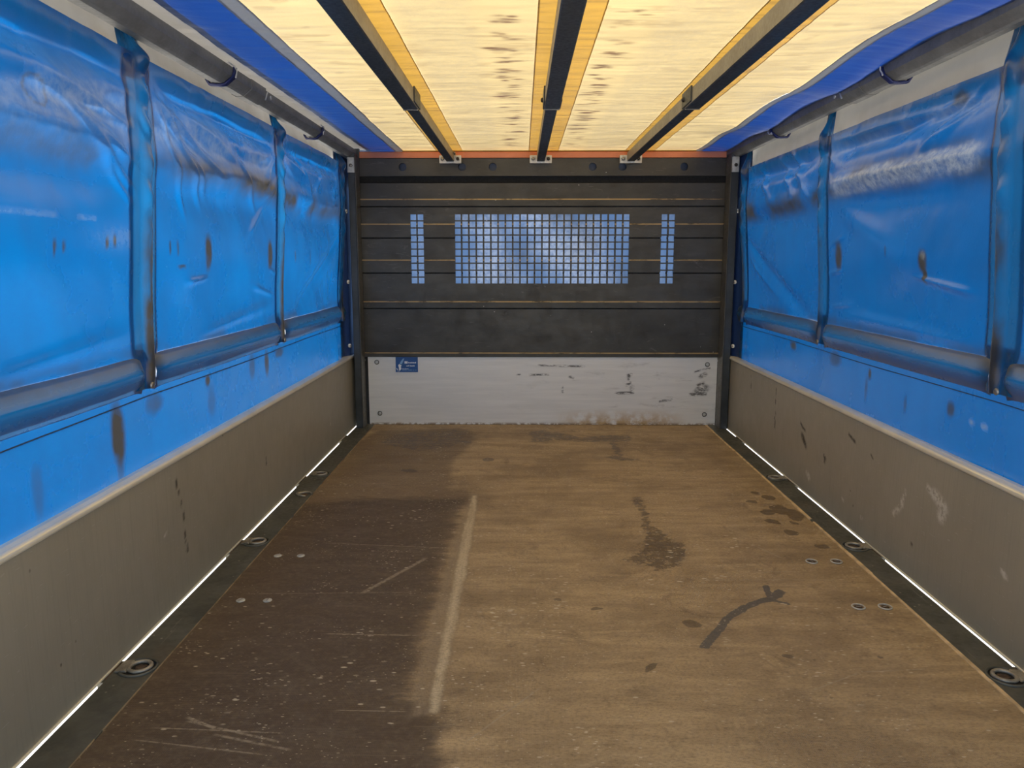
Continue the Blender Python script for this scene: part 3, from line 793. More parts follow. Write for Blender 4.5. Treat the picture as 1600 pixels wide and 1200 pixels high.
for i, (x, z) in enumerate([(-0.822, 0.362), (-0.812, 0.066), (1.052, 0.352), (1.046, 0.064)]):
    if first is None:
        b = MB(); b.disc_dome((0, 0, 0), (0, -1, 0), 0.0095, 0.004, 16); b.tube([(0.012*math.cos(t*math.pi/8), -0.001, 0.012*math.sin(t*math.pi/8)) for t in range(16)], 0.0016, 6, 1, closed=True)
        first = o = b.build('screw', [M['zinc'], M['dark_bolt']], kick)
    else:
        o = first.copy(); link(o, kick)
    o.location = (x, YF-0.005, z)
for x in (-0.896, 1.118):
    b = MB(); b.disc_dome((0, 0, 0), (0, -1, 0), 0.010, 0.006, 12); o = b.build('bolt', M['zinc'], wall); o.location = (x, YF-0.004 if x > 0 else YF-0.004, 0.374)

# ------------------------------------------------------------------ sticker on the pale panel
st = empty('sticker', (-0.714, YF-0.0075, 0.306)); tag(st, 'small blue printed sticker in the upper left of the pale panel', 'sticker')
SW, SH = 0.126, 0.086
b = MB(); b.box(0, SW, -0.0008, 0.0008, 0, SH); b.build('backing', M['sticker_blue'], st)
def flat(name, polys, mat):
    b = MB()
    for p in polys:
        n = len(p); v = [(x, -0.0011, z) for x, z in p] + [(x, -0.0008, z) for x, z in p]
        b.add(v, [list(range(n)), list(range(n, 2*n))[::-1]] + [(i, n+i, n+(i+1) % n, (i+1) % n) for i in range(n)])
    return b.build(name, mat, st)
def S(u, v): return ((u-225)/1100*SW, (945-v)/790*SH)          # layout measured on the sticker itself
flat('print_stem', [[S(595,225), S(660,230), S(560,470), S(520,535), S(415,510), S(470,400)]], M['print_pale'])
flat('print_hand', [[S(400,520), S(460,560), S(505,570), S(510,620), S(470,670), S(498,720), S(495,790), S(450,850), S(400,880), S(380,800), S(378,690), S(345,620), S(360,560)],
                    [S(250,725), S(280,735), S(330,810), S(330,860), S(270,800)], [S(326,860), S(340,860), S(340,940), S(326,940)], [S(392,880), S(404,880), S(404,940), S(392,940)]], M['print_white'])
flat('print_logo', [[S(665,375), S(820,375), S(820,495), S(665,495)]], M['print_white'])
def dashes(u0, u1, v0, v1, n, seed, gaps=()):
    pr = random.Random(seed); w = (u1-u0)/n; out = []
    for i in range(n):
        if i in gaps: continue
        a = u0+i*w; h = pr.uniform(0, 0.35)*(v1-v0)
        out.append([S(a, v0+h), S(a+w*0.72, v0+h), S(a+w*0.72, v1), S(a, v1)])
    return out
flat('print_text', dashes(855, 1250, 405, 480, 9, 1), M['print_white'])
flat('print_text', dashes(755, 1175, 575, 645, 10, 2, (3,)), M['print_white'])
flat('print_text', dashes(540, 870, 755, 790, 11, 3), M['print_white'])
flat('print_text', dashes(540, 1265, 815, 855, 22, 4, (8, 15, 18)), M['print_pale'])

# ------------------------------------------------------------------ front tarpaulin behind the planks
xs_ = np.linspace(-1.0, 1.21, 160); zs_ = np.linspace(0.2, 1.56, 90)
Xg, Zg = np.meshgrid(xs_, zs_, indexing='ij')
Yg = 4.43 + 0.05*(fbm(Xg*4, Zg*1.2, 50)-0.5) + 0.02*(fbm(Xg*14, Zg*4, 55)-0.5)
ft = empty('front_tarp', (XC, 4.43, 0.2))
grd = grid_obj('sheet', np.stack([Xg-XC, Yg-4.43, Zg-0.2], -1), M['blue_front'], ft, {'dirt': 0.35*sstep(0.5, 0.75, fbm(Xg*6, Zg*5, 57)), 'scuff_sheen': 0.75*sstep(0.35, 0.7, fbm(Xg*5, Zg*3, 59))*bump(Xg, 0.10, 0.55)})
b = MB(); b.box(-1.10, 1.10, -0.045, -0.041, 1.165, 1.32); b.build('top_shade', M['shade_strip'], ft)  # dark strip added for the unlit top zone of the tarpaulin
tag(ft, 'pale blue tarpaulin behind the front wall, seen through the square holes', 'tarpaulin')

# ------------------------------------------------------------------ orange strip under the roof edge
b = MB(); b.prism_x([(YF-0.010, 1.484), (YF-0.010, 1.512), (YF-0.004, 1.518), (YF+0.012, 1.518), (YF+0.012, 1.484)][::-1], -0.886, 1.110)
tag(b.build('edge_strip', M['orange']), 'faded orange strip running along the top of the black front wall', 'strip')

# ------------------------------------------------------------------ corner posts
def corner_post(side, x0, x1, label):
    root = empty('corner_post', ((x0+x1)/2, 4.24, 0)); tag(root, label, 'post', 'front corner posts')
    root_off = Vector(((x0+x1)/2, 4.24, 0))
    def put(b, nm, m):
        b.v = [tuple(Vector(p)-root_off) for p in b.v]; return b.build(nm, m, root)
    b = MB(); b.box(x0, x1, 4.215, 4.30, 0.0, 1.50, 0, 0.003); put(b, 'upright', M['anthracite'])
    xi = x1 if side < 0 else x0
    b = MB(); b.box(min(xi, xi-side*0.004), max(xi, xi-side*0.004), 4.213, 4.31, 0.0, 1.48, 0, 0.001); put(b, 'flange', M['beam_face2'])
    xm = (x0+x1)/2
    b = MB(); b.box(xm-0.020, xm+0.018, 4.205, 4.2145, 1.395, 1.475, 0, 0.002); br = put(b, 'bracket', M['zinc'])
    b = MB(); b.disc_dome((xm, 4.205, 1.432), (0, -1, 0), 0.010, 0.007, 6); b.v = [tuple(Vector(p)-root_off) for p in b.v]; b.build('bolt', M['dark_bolt'] if side > 0 else M['bolt'], br)
    return root
M['beam_face2'] = m_simple('post_flange', (0.12, 0.115, 0.10), 0.4, 0.3)
corner_post(-1, -0.928, -0.890, 'dark steel corner post between the left tarpaulin and the front wall')
corner_post(1, 1.112, 1.152, 'dark steel corner post between the right tarpaulin and the front wall')

# ------------------------------------------------------------------ side tarpaulins
def side_tarp(side, label):
    xb = -0.978 if side < 0 else 1.190
    seams = [1.975, 3.09, 4.14] if side < 0 else [1.905, 3.05, 4.11]
    lap = 0.95 if side < 0 else 0.93
    root = empty('side_tarp', (0, 0, 0)); tag(root, label, 'tarpaulin', 'side tarpaulins')
    allseams = [lap] + seams
    hem = 1.437 if side < 0 else 1.400
    def disp(y, z):
        d = 0.034*sstep(0.75, 1.25, z)
        # belly against the upper slat line and the tuck under the hem
        pn = np.zeros_like(y)
        for a, c in zip(allseams[:-1], allseams[1:]):
            t = np.clip((y-a)/(c-a), 0, 1); pn = np.maximum(pn, np.where((y >= a) & (y <= c), np.sin(np.pi*t)**0.6, 0))
        zc = hem-0.055-0.015*pn + 0.02*(fbm(y*1.6, y*0, 61+side)-0.5)
        d = d - 0.022*pn*bump(z, zc, 0.030) - 0.004*bump(z, zc, 0.03)
        d = d + 0.010*pn*bump(z, hem-0.11-0.02*pn, 0.035)
        d = d + 0.014*bump(z, 1.20+0.01*np.sin(y*5), 0.045)*(0.5+pn)
        d = d - 0.012*bump(z, 1.12, 0.06)*pn
        d = d + 0.012*pn*bump(z, 0.93, 0.10)*(0.4+1.2*fbm(y*2, z*2, 70+side))
        # gentle cloth waves
        d = d + 0.017*(fbm(y*2.1+0.7*z, z*2.4, 63+side, 3)-0.5)
        d = d + 0.007*(fbm(y*6+3*z, z*4-2*y, 64+side, 3)-0.5)
        fine = sstep(1.0, 1.2, z)*0.6+0.25
        d = d + fine*0.0045*(fbm(y*16+14*z, z*7-5*y, 66+side, 3)-0.5)
        # diagonal folds fanning from the sleeves
        if side < 0:
            F = [((2.08,1.36),(2.30,1.12),.011,.009), ((2.09,1.345),(2.42,1.20),.012,.009), ((2.08,1.32),(2.20,1.08),.010,.008), ((2.12,1.37),(2.62,1.25),.016,.008),
                 ((2.10,1.33),(2.34,1.14),.009,.007), ((3.04,1.33),(2.86,1.20),.014,.012), ((3.05,1.25),(2.90,1.16),.012,.011), ((2.60,1.27),(2.80,1.12),.012,.006), ((3.02,1.20),(2.72,1.02),.014,.007),
                 ((1.96,1.33),(1.45,1.385),.026,.008), ((1.96,1.25),(1.55,1.31),.020,.010), ((1.95,1.16),(1.62,1.27),.014,.009), ((1.94,1.10),(1.66,1.25),.012,.008), ((1.93,1.06),(1.74,1.20),.010,.007),
                 ((3.16,1.36),(3.50,1.25),.016,.008), ((3.35,1.37),(3.48,1.22),.013,.010), ((3.70,1.36),(3.58,1.24),.014,.008), ((4.05,1.36),(3.85,1.20),.016,.008),
                 ((4.06,1.05),(3.35,0.72),.034,-.014), ((3.02,0.80),(2.80,0.84),.010,.006), ((2.35,0.885),(2.22,0.875),.008,.010), ((2.96,0.90),(3.05,0.885),.008,.010), ((1.4,0.72),(1.9,0.76),.02,.006), ((2.4,0.72),(3.0,0.77),.02,.007)]
        else:
            F = [((2.08,1.345),(2.95,1.362),.017,.012), ((2.06,1.36),(2.30,1.25),.012,.009), ((2.05,1.33),(2.22,1.27),.010,.008), ((2.10,1.36),(2.40,1.31),.011,.008),
                 ((2.05,1.21),(2.98,1.215),.020,.012), ((3.00,1.26),(2.94,1.20),.010,.008), ((3.02,1.33),(2.95,1.29),.010,.007),
                 ((3.40,1.37),(3.22,1.22),.026,.011), ((3.55,1.36),(3.35,1.20),.018,.008), ((3.85,1.36),(3.62,1.20),.018,.008), ((3.24,1.24),(3.16,1.17),.010,.008),
                 ((4.02,1.02),(3.18,0.68),.034,-.014), ((3.95,0.92),(3.6,0.78),.014,.006), ((2.30,0.885),(2.05,0.855),.009,.011), ((2.88,0.895),(3.00,0.885),.008,.010), ((2.98,0.99),(2.85,1.02),.008,.006),
                 ((2.98,0.76),(2.78,0.78),.009,.006), ((2.9,1.12),(2.4,0.95),.05,.010), ((2.1,0.72),(2.8,0.74),.02,.006)]
        for a, c, w, am in F:
            d = d + am*ridge(y, z, a, c, w)
        # lower apron, hanging a little outside below the slat pocket
        d = d*sstep(0.60, 0.75, z) + (1-sstep(0.60, 0.75, z))*(0.004+0.006*(fbm(y*3, z*6, 68+side)-0.5) + 0.012*bump(y, 4.05, 0.10)*sstep(0.6, 0.45, z))
        for s_ in allseams:                    # drawn tight along the poles
            q_ = np.exp(-((y-s_)/0.115)**2); d = d*(1-0.93*q_) + 0.93*q_*(0.030*sstep(0.7, 1.25, z)+0.003*(fbm(y*0+s_*5, z*5, 69)-0.5))
        return d
    ysg = np.concatenate([np.linspace(YB, 1.2, 70, endpoint=False), np.linspace(1.2, 4.20, 430)])
    zsg = np.linspace(0.375, hem, 180)
    Yg, Zg = np.meshgrid(ysg, zsg, indexing='ij')
    D = disp(Yg, Zg)
    # dirt
    nz_ = fbm(Yg*5, Zg*9, 80+side); nf = fbm(Yg*30, Zg*18, 83+side)
    dirt = 0.9*bump(Zg, 1.185+0.02*np.sin(Yg*3), 0.045)*sstep(0.2, 0.55, nz_)*(0.5+0.7*fbm(Yg*2, Zg*0, 85+side))
    if side < 0: dirt = dirt*(0.75+0.25*sstep(1.9, 2.6, Yg))
    dirt += 0.12*sstep(0.5, 0.8, fbm(Yg*3, Zg*3, 86+side)) + 0.05*sstep(0.45, 0.8, fbm(Yg*22, Zg*1.6, 87+side))
    dirt += 0.45*bump(Zg, 0.70, 0.02)*sstep(0.35, 0.6, nz_)
    scf_sheen = np.zeros_like(Yg)
    spots = ([(2.363,.960,.028,.058,1.0),(2.96,.955,.034,.058,1.0),(1.58,.966,.005,.016,.7),(1.615,.966,.005,.014,.6),(1.79,.976,.006,.016,.9),(1.825,.978,.006,.018,.9),(1.93,.979,.006,.018,.9),(1.965,.977,.006,.018,.8),
              (2.116,.974,.005,.02,.8),(2.16,.974,.005,.02,.7),(3.28,.95,.006,.03,.6),(3.5,.95,.006,.03,.5),(2.18,.92,.025,.006,.8),(1.80,.52,.034,.085,.85),(1.80,.45,.02,.05,.4),(2.34,.565,.02,.02,.7),(2.36,.50,.03,.05,.3),
              (2.90,.55,.025,.05,.7),(2.74,.56,.03,.05,.45),(1.48,.48,.02,.06,.3),(2.0,.56,.05,.03,.45),(3.07,.57,.06,.02,.6)]
             if side < 0 else
             [(2.898,.952,.034,.055,1.0),(2.28,.935,.024,.036,1.0),(2.27,.895,.012,.024,1.0),(2.60,.55,.012,.02,.7),(2.62,.50,.01,.05,.4),(2.9,.57,.06,.03,.5),(3.35,.57,.04,.02,.7),(2.1,.53,.02,.025,.6),(2.35,.50,.01,.03,.4),
              (2.45,1.33,.05,.012,.3),(2.14,1.36,.04,.02,.6),(2.5,.97,.006,.02,.5),(3.6,.95,.006,.02,.5),(3.5,.84,.006,.02,.5)])
    for cy, cz, ry, rz, am in spots:
        r_ = np.hypot((Yg-cy+0.006*(nf-0.5))/ry, (Zg-cz+0.02*(nf-.5))/rz)
        dirt = np.maximum(dirt, min(1, am*1.25)*(1-sstep(0.5, 1.3, r_)))
    if side < 0:
        scf_sheen += 0.42*bump(Zg, 1.285-0.03*np.clip(2.0-Yg, 0, 1), 0.065)*sstep(0.30, 0.72, fbm(Yg*7+6*Zg, Zg*9-4*Yg, 88))*(1-0.7*sstep(2.95, 3.2, Yg))  # pale haze painted in for the ceiling's sheen on the upper band
        scf_sheen = np.maximum(scf_sheen, 0.35*bump(Zg, 1.03, 0.004)*sstep(0.5, 0.7, vnoise(Yg*14, Zg*0, 7))*(Yg < 1.75))
        el = np.abs(np.hypot((Yg-1.531)/0.035, (Zg-1.261)/0.028)-1)
        dirt = np.maximum(dirt, 0.55*(1-sstep(0.06, 0.16, el)))
        scf_sheen = np.maximum(scf_sheen, 0.25*bump(Zg, 0.99, 0.025)*bump(Yg, 1.87, 0.12))
    else:
        scf_sheen += 0.34*bump(Zg, 1.335, 0.032)*sstep(0.30, 0.7, fbm(Yg*7-5*Zg, Zg*10+3*Yg, 89))*(1-0.6*sstep(2.95, 3.2, Yg))  # sheen below the hem painted in as pale colour
        rub = sstep(1.98, 2.06, Yg)*(1-sstep(2.90, 2.97, Yg))*sstep(1.150, 1.185, Zg-0.012*(nf-.5))*(1-sstep(1.225, 1.245, Zg+0.03*(nf-0.5)))
        scf_sheen = np.maximum(scf_sheen, 0.75*rub)
        dirt = dirt*(1-0.5*rub)
        dirt = np.maximum(dirt, 0.35*bump(Zg, 1.245, 0.016)*sstep(2.0, 2.1, Yg)*(1-sstep(2.5, 2.9, Yg)))
        scf_sheen = np.maximum(scf_sheen, 0.5*(1-sstep(0.5, 1.1, np.hypot((Yg-2.28)/.014, (Zg-.952)/.014))))
        for cy in (2.0, 1.95, 1.94): scf_sheen = np.maximum(scf_sheen, 0.5*(1-sstep(0.4, 1.1, np.hypot((Yg-cy)/.012, (Zg-.515)/.010))))
    under = np.zeros_like(Yg, bool)              # single layer where the sleeves are sewn in
    for n_, s_ in enumerate(allseams):
        under |= (np.abs(Yg-s_) < (0.072 if n_ < 2 else 0.054)-0.012) & (Zg > 0.72) & (Zg < hem-0.06)
    _e = [YB] + allseams + [4.20]
    for a_, c_ in zip(_e[:-1], _e[1:]):
        if c_-a_ > 0.3: under |= (Zg > 0.622) & (Zg < 0.676) & (Yg > a_+0.05) & (Yg < c_-0.075)
    grid_obj('sheet', np.stack([xb-side*D, Yg, Zg], -1), M['blue'], root, {'dirt': dirt, 'scuff_sheen': scf_sheen}, flip=(side > 0), drop=under)
    # pale skirt of the roof hanging behind the hem
    ysk = np.linspace(YB, 4.20, 220); zsk = np.linspace(hem-0.025, 1.535, 16)
    Ys, Zs = np.meshgrid(ysk, zsk, indexing='ij')
    t = (Zs-zsk[0])/(zsk[-1]-zsk[0])
    Ds = 0.016-0.026*t + 0.010*(fbm(Ys*3, Zs*3, 90+side)-0.5)*(1-t*0.5) + 0.006*(fbm(Ys*12, Zs*5, 92+side)-0.5) - 0.02
    sk_d = 0.55*bump(Zs, hem+0.02, 0.03)*sstep(0.35, 0.7, fbm(Ys*6, Zs*10, 93+side)) * (1.0 if side < 0 else 0.5)
    grid_obj('white_skirt', np.stack([xb-side*Ds, Ys, Zs], -1), M['skirt'], root, {'dirt': sk_d, 'scuff_sheen': sk_d*0}, flip=(side > 0))
    # pole sleeves
    for n_, s_ in enumerate(allseams):
        hw = 0.072 if n_ < 2 else 0.054
        u = np.linspace(-1, 1, 27); zz = np.linspace(0.612, 1.525, 150)
        U, Zv = np.meshgrid(u, zz, indexing='ij')
        top = sstep(hem-0.04, 1.52, Zv)
        wv_ = hw*(1-0.30*top) * (1-0.25*(1-sstep(0.66, 0.72, Zv)))
        Yv = s_ + U*wv_ + 0.014*top*(-1 if side < 0 else 1)*0.5 - 0.035*(1-sstep(0.61, 0.69, Zv))*(1 if side < 0 else 0.6)
        core_ = np.exp(-((U-0.12)/0.30)**4)
        Dv = disp(Yv, np.minimum(Zv, hem)) + 0.0035 - 0.0062*np.abs(U)**10
        Dv = Dv*(1-top) + top*(0.010)
        rip = 0.004*np.sin(Zv*2*math.pi/0.085 + 3*fbm(Zv*4, Zv*0, 95+n_) + 2.2*U)*sstep(0.95, 1.1, Zv)*(1-top)*core_
        Dv = Dv + core_*(0.012*(1-0.3*top)) + rip + 0.003*(fbm(U*2+n_*7, Zv*9, 96+side)-0.5)*(1-np.abs(U)**4)
        Dv = Dv + 0.016*core_*bump(Zv, hem-0.005, 0.03)
        Dv = Dv + 0.012*(1-sstep(0.62, 0.70, Zv))
        dv = 0.75*core_*sstep(0.25, 0.6, fbm(U*2, Zv*7, 97+n_+side))*(1-sstep(0.95, 1.1, Zv)) + 0.35*core_*bump(Zv, 1.2, 0.06)  # rubbed rusty stripe, plus painted shade where the pole blocks the light
        dv = dv + (0.55 if n_ in (1, 2) else 0.2)*core_*(1-sstep(0.64, 0.95, Zv))*(1 if side < 0 else 0.4)
        dv = dv + 0.22*fbm(U*3, Zv*12, 98+n_)*(Zv < 1.2)
        dv = np.maximum(dv, 0.6*bump(Zv, hem+0.02, 0.03)*sstep(0.4, 0.7, fbm(U*3, Zv*12, 99+n_)))
        edge = np.maximum(bump(np.abs(U), 1.0, 0.05), bump(U, -0.24, 0.04)*0.6)
        dv = np.maximum(dv, 0.25*edge)
        grid_obj('pole_sleeve', np.stack([xb-side*Dv, Yv, Zv], -1), M['blue_sleeve'], root, {'dirt': dv, 'scuff_sheen': dv*0}, flip=(side > 0))
    # slat pockets: a rounded ledge between one sleeve and the next
    ends = [YB] + allseams + [4.20]
    for a, c in zip(ends[:-1], ends[1:]):
        a2, c2 = a+0.02, c-0.045
        if c2-a2 < 0.04: a2, c2 = a+0.01, c
        m = max(8, int((c2-a2)/0.02)); yy = np.linspace(a2, c2, m)
        prof = np.array([(0.000, 0.694), (0.006, 0.690), (0.013, 0.684), (0.0215, 0.668), (0.0265, 0.660), (0.028, 0.653), (0.026, 0.646), (0.021, 0.636), (0.015, 0.624), (0.010, 0.616), (0.004, 0.608), (0.001, 0.604)])
        tt = (yy-a2)/(c2-a2); L_ = c2-a2
        endf = np.clip(np.minimum(tt, 1-tt)*L_/0.05, 0, 1)**0.5
        Pd = prof[None, :, 0]*(0.45+0.55*endf[:, None]) + 0.0025*(fbm(yy*8, yy*0, 101+side)-0.5)[:, None]
        Pz = prof[None, :, 1] - 0.006*(1-endf[:, None]) + 0.004*(fbm(yy*3, yy*0, 103+side)-0.5)[:, None]
        base = disp(np.repeat(yy[:, None], 12, 1), Pz)*0.6+0.003
        dv = np.array([.6,.5,.42,.30,.05,0,.05,.28,.36,.36,.3,.2])[None, :]*(0.6+0.6*fbm(yy*6, yy*0, 105)[:, None]) + 0.3*(1-endf[:, None])  # top-face dirt; lower face darkened as shade, ridge left clear as highlight
        grid_obj('slat_pocket', np.stack([xb-side*(Pd+base), np.repeat(yy[:, None], 12, 1), Pz], -1), M['blue_sleeve'], root, {'dirt': dv, 'scuff_sheen': dv*0}, flip=(side < 0))
    # stitched seam below the pockets
    yy = np.linspace(YB, 4.16, 160); zz = 0.585+0.002*np.sin(yy*4)
    b = MB(); b.tube([(xb-side*(float(q)+0.0005), float(y_), float(z_)) for y_, z_, q in zip(yy, zz, disp(yy, zz))], 0.0016, 5)
    b.build('stitched_seam', M['pocket_line'], root)
    # bolts at the pole feet
    for s_ in allseams[1:3]:
        b = MB(); b.disc_dome((0, 0, 0), (-side, 0, 0), 0.009, 0.005, 10); o = b.build('foot_bolt', M['bolt'], root)
        o.location = (xb-side*0.034, s_-0.05, 0.622)
    # dark edge flap next to the corner post with white buttons
    yy = np.linspace(4.13, 4.36, 14); zz = np.linspace(0.36, 1.50, 40)
    Yf_, Zf_ = np.meshgrid(yy, zz, indexing='ij')
    Df = -0.006+0.006*(fbm(Yf_*9, Zf_*3, 107+side)-0.5) + 0.034*sstep(4.15, 4.24, Yf_)
    grid_obj('edge_flap', np.stack([xb-side*Df, Yf_, Zf_], -1), M['flap'], root, {'dirt': 0.2+0*Df, 'scuff_sheen': 0*Df}, flip=(side > 0))
    for z_, y_ in ((1.195, 4.19), (0.817, 4.19), (0.470, 4.17)):
        b = MB(); b.disc_dome((0, 0, 0), (-side, -0.6, 0), 0.011, 0.008, 14)
        b.disc_dome(Vector((-side*0.6, -0.5, 0)).normalized()*0.006, (-side, -0.6, 0), 0.005, 0.004, 10, 1)
        o = b.build('button', [M['white_rivet'], M['bolt']], root); o.location = (xb+side*0.0-side*0.030, y_+0.03, z_)
    return root
side_tarp(-1, 'blue tarpaulin covering the left side, with dirty pole sleeves')
side_tarp(1, 'blue tarpaulin covering the right side, with a chalky rubbed band')

# ------------------------------------------------------------------ roof tarpaulin
roof = empty('ceiling'); tag(roof, 'translucent yellow roof tarpaulin with blue borders', kind='structure')
ysr = np.concatenate([np.linspace(YB, 1.6, 90, endpoint=False), np.linspace(1.6, 4.46, 560)])
def roof_z(x, y):
    z = ROOF + 0.003*(fbm(x*2, y*1.2, 110)-0.5)*2
    z = z + 0.0035*(fbm(x*3.0+2*y, y*14, 112, 3)-0.5) + 0.0016*(fbm(x*8-3*y, y*34, 115, 2)-0.5)
    # right border sags in scallops between its ties
    r = sstep(0.80, 1.0, x)
    z = z + r*(0.009*np.sin((y-0.35)*2*math.pi/0.86) + 0.016*(fbm(y*1.7, y*0, 118)-0.5) + 0.002) * (1-sstep(3.6, 4.2, y)) - 0.010*r*sstep(1.0, 1.1, x)
    z = z + sstep(-0.78, -0.9, x)*(0.010 + 0.006*(fbm(y*3, y*0, 117)-0.5))
    return z
def roof_sheet(name, x0, x1, mat, dz=0.0, nx=40, wav=0.0, dirtf=None):
    u = np.linspace(0, 1, nx)
    U, Yr = np.meshgrid(u, ysr, indexing='ij')
    w0 = wav*(fbm(Yr*2.2, Yr*0, 120)-0.5) if wav else 0
    Xr_ = x0 + (x1-x0)*U + w0
    Zr = roof_z(Xr_, Yr) + dz
    d, s = (dirtf(Xr_, Yr) if dirtf else (np.zeros_like(U), np.zeros_like(U)))
    return grid_obj(name, np.stack([Xr_, Yr, Zr], -1), mat, roof, {'dirt': d, 'scuff_sheen': s}, flip=True)
def ydirt(x, y):
    d = np.zeros_like(x)
    pr = random.Random(77)
    for cx in (-0.045, 0.262):
        y0 = 1.55
        while y0 < 4.25:
            m = 0.5+0.5*pr.random(); xc = cx+pr.uniform(-0.012, 0.012)
            for q in range(pr.randint(5, 9)):
                xq, yq = xc+pr.uniform(-0.03, 0.03), y0+pr.uniform(-0.035, 0.035)
                d = np.maximum(d, m*pr.uniform(0.45, 1.0)*np.exp(-(((x-xq)/pr.uniform(0.016, 0.046))**2)-((y-yq)/pr.uniform(0.007, 0.016))**2))
            y0 += pr.uniform(0.07, 0.17)
    d = sstep(0.10, 0.75, d)
    d = np.maximum(d, 0.30*sstep(0.72, 0.80, vnoise(x*9, y*130, 37))*sstep(0.5, 0.7, vnoise(x*3, y*5, 38)))
    crease = sstep(0.74, 0.80, fbm(x*14+y*9, y*14-x*5, 41, 2))
    d = np.maximum(d, 0.22*crease)
    d = np.maximum(d, 0.10*sstep(0.58, 0.78, fbm(x*4+2*y, y*15, 42, 3)))
    s = 0.85*sstep(-0.33, -0.27, x)*(1-sstep(-0.15, -0.10, x))*(0.5+0.7*fbm(x*9, y*3, 43))
    s = np.maximum(s, 0.85*sstep(0.32, 0.36, x)*(1-sstep(0.54, 0.60, x))*(0.5+0.7*fbm(x*9, y*3, 44)))
    s = np.maximum(s, 0.6*fbm(x*4, y*30, 45)*(x > 0.70))
    return d, s
def y2dirt(x, y):
    return 0.30*sstep(0.66, 0.8, vnoise(x*7, y*80, 47)) + 0.5*sstep(0.7, 0.85, vnoise(x*30, y*60, 49))*sstep(3.9, 4.2, y), np.zeros_like(x)
YL, YR = -0.648, 0.945
strips = [(-0.468, -0.322), (0.037, 0.200), (0.563, 0.724)]
edges = [YL-0.006] + [e for s_ in strips for e in s_] + [YR+0.006]
for i in range(0, len(edges), 2):
    a, c = edges[i], edges[i+1]
    roof_sheet('yellow_panel', a-(0.0 if i == 0 else 0.004), c+(0.0 if i == 6 else 0.004), M['yellow'], 0.0015, 46, 0, ydirt)
for a, c in strips:
    roof_sheet('double_strip', a, c, M['yellow2'], 0.0, 20, 0, y2dirt)
roof_sheet('grey_seam', -0.700, YL, M['greyseam'], 0.0, 8, 0.012)
roof_sheet('grey_seam', YR, 0.982, M['greyseam'], 0.0, 8, 0.010)
roof_sheet('blue_border', -0.862, -0.692, M['blue_roof'], 0.0015, 20, 0.006)
roof_sheet('blue_border', 0.975, 1.125, M['blue_roof'], 0.0015, 20, 0.006)
roof_sheet('pale_edge', -1.0, -0.835, M['skirt'], 0.003, 14, 0.006)
roof_sheet('pale_edge', 1.095, 1.215, M['skirt'], 0.003, 14, 0.006)
for a, c in ((-1.0, -0.884), (1.108, 1.215)):
    b = MB(); b.box(a, c, 4.305, 4.325, 1.46, 1.532); b.build('corner_cap', M['anthracite'], roof)
# hem across the front
b = MB(); b.box(YL, YR, 4.314, 4.345, 1.5185, 1.5225); b.build('front_hem', M['yellow_hem'] if 'yellow_hem' in M else M['yellow2'], roof)

# ------------------------------------------------------------------ roof rails
def rail(side, x0, x1, label):
    xm = (x0+x1)/2
    root = empty('roof_rail', (xm, 2.2, 1.475)); tag(root, label, 'rail', 'side roof rails')
    off = Vector((xm, 2.2, 1.475))
    def put(b, nm, m, par=root):
        b.v = [tuple(Vector(p)-off) for p in b.v]; return b.build(nm, m, par)
    xi, xo = (x1, x0) if side < 0 else (x0, x1)
    s = side
    prof = [(xi, 1.497), (xi, 1.524), (xo, 1.524), (xo, 1.482), (xo-s*0.012, 1.476), (xi+s*0.026, 1.476), (xi+s*0.020, 1.480)]
    if s > 0: prof = prof[::-1]
    def infl(p, e):
        c = Vector((xm, 1.50)); return [tuple(c+(Vector(q)-c)*(1+e)) for q in p]
    b = MB(); b.prism_y(prof, 2.78, 4.31); put(b, 'far_tube', M['galv'])
    b = MB(); b.prism_y(infl(prof, 0.10), YB, 2.74); put(b, 'near_tube', M['galv'])
    b = MB(); b.prism_y(infl(prof, 0.16), 2.655, 2.80); put(b, 'joint_sleeve', M['galv'])
    b = MB(); b.tube([(xi-s*0.004, 2.79, 1.488), (xi-s*0.006, 2.80, 1.505), (xi-s*0.005, 2.815, 1.518)], 0.0028, 6); put(b, 'joint_pin', M['zinc'])
    b = MB(); b.disc_dome((xi, 2.86, 1.508), (-s, 0, 0), 0.008, 0.004, 8); put(b, 'rivet', M['zinc'])

    return root
rail(-1, -0.958, -0.898, 'grey steel roof rail above the left tarpaulin')
rail(1, 1.108, 1.168, 'grey steel roof rail above the right tarpaulin')

def tie(side, y, label, cord):
    xi = -0.898 if side < 0 else 1.108; xo = -0.958 if side < 0 else 1.168
    root = empty('tie_strap', (xi, y, 1.475)); tag(root, label, 'strap', 'tie straps around the roof rails')
    s = side; e = 0.006; off = Vector((xi, y, 1.475))
    pts = [(xi-s*e, 0.02, 1.527), (xi-s*e, 0.012, 1.51), (xi-s*e, 0.0, 1.494), (xi+s*0.018, -0.006, 1.472), (xi+s*0.035, -0.012, 1.469), (xo, -0.02, 1.470), (xo+s*e, -0.024, 1.482), (xo+s*e, -0.02, 1.527)]
    b = MB()
    for w in (-0.007, 0.0, 0.007):
        b.tube([Vector((p[0], y+p[1]+w, p[2]))-off for p in pts], 0.0042, 6)
    b.build('webbing', M['strap'], root)
    b = MB()
    b.tube([Vector((xi-s*0.012, y+cy, z))-off for cy, z in cord], 0.0026, 5)
    b.build('cord', M['wire'], root)
    return root
tie(-1, 2.484, 'navy strap around the left roof rail before its joint', [(-0.06, 1.527), (0.0, 1.527), (0.018, 1.518), (0.012, 1.505), (0.004, 1.495)])
tie(-1, 3.555, 'navy strap around the left roof rail towards the corner post', [(-0.05, 1.524), (0.0, 1.522), (0.03, 1.515), (0.0, 1.50), (-0.005, 1.488)])
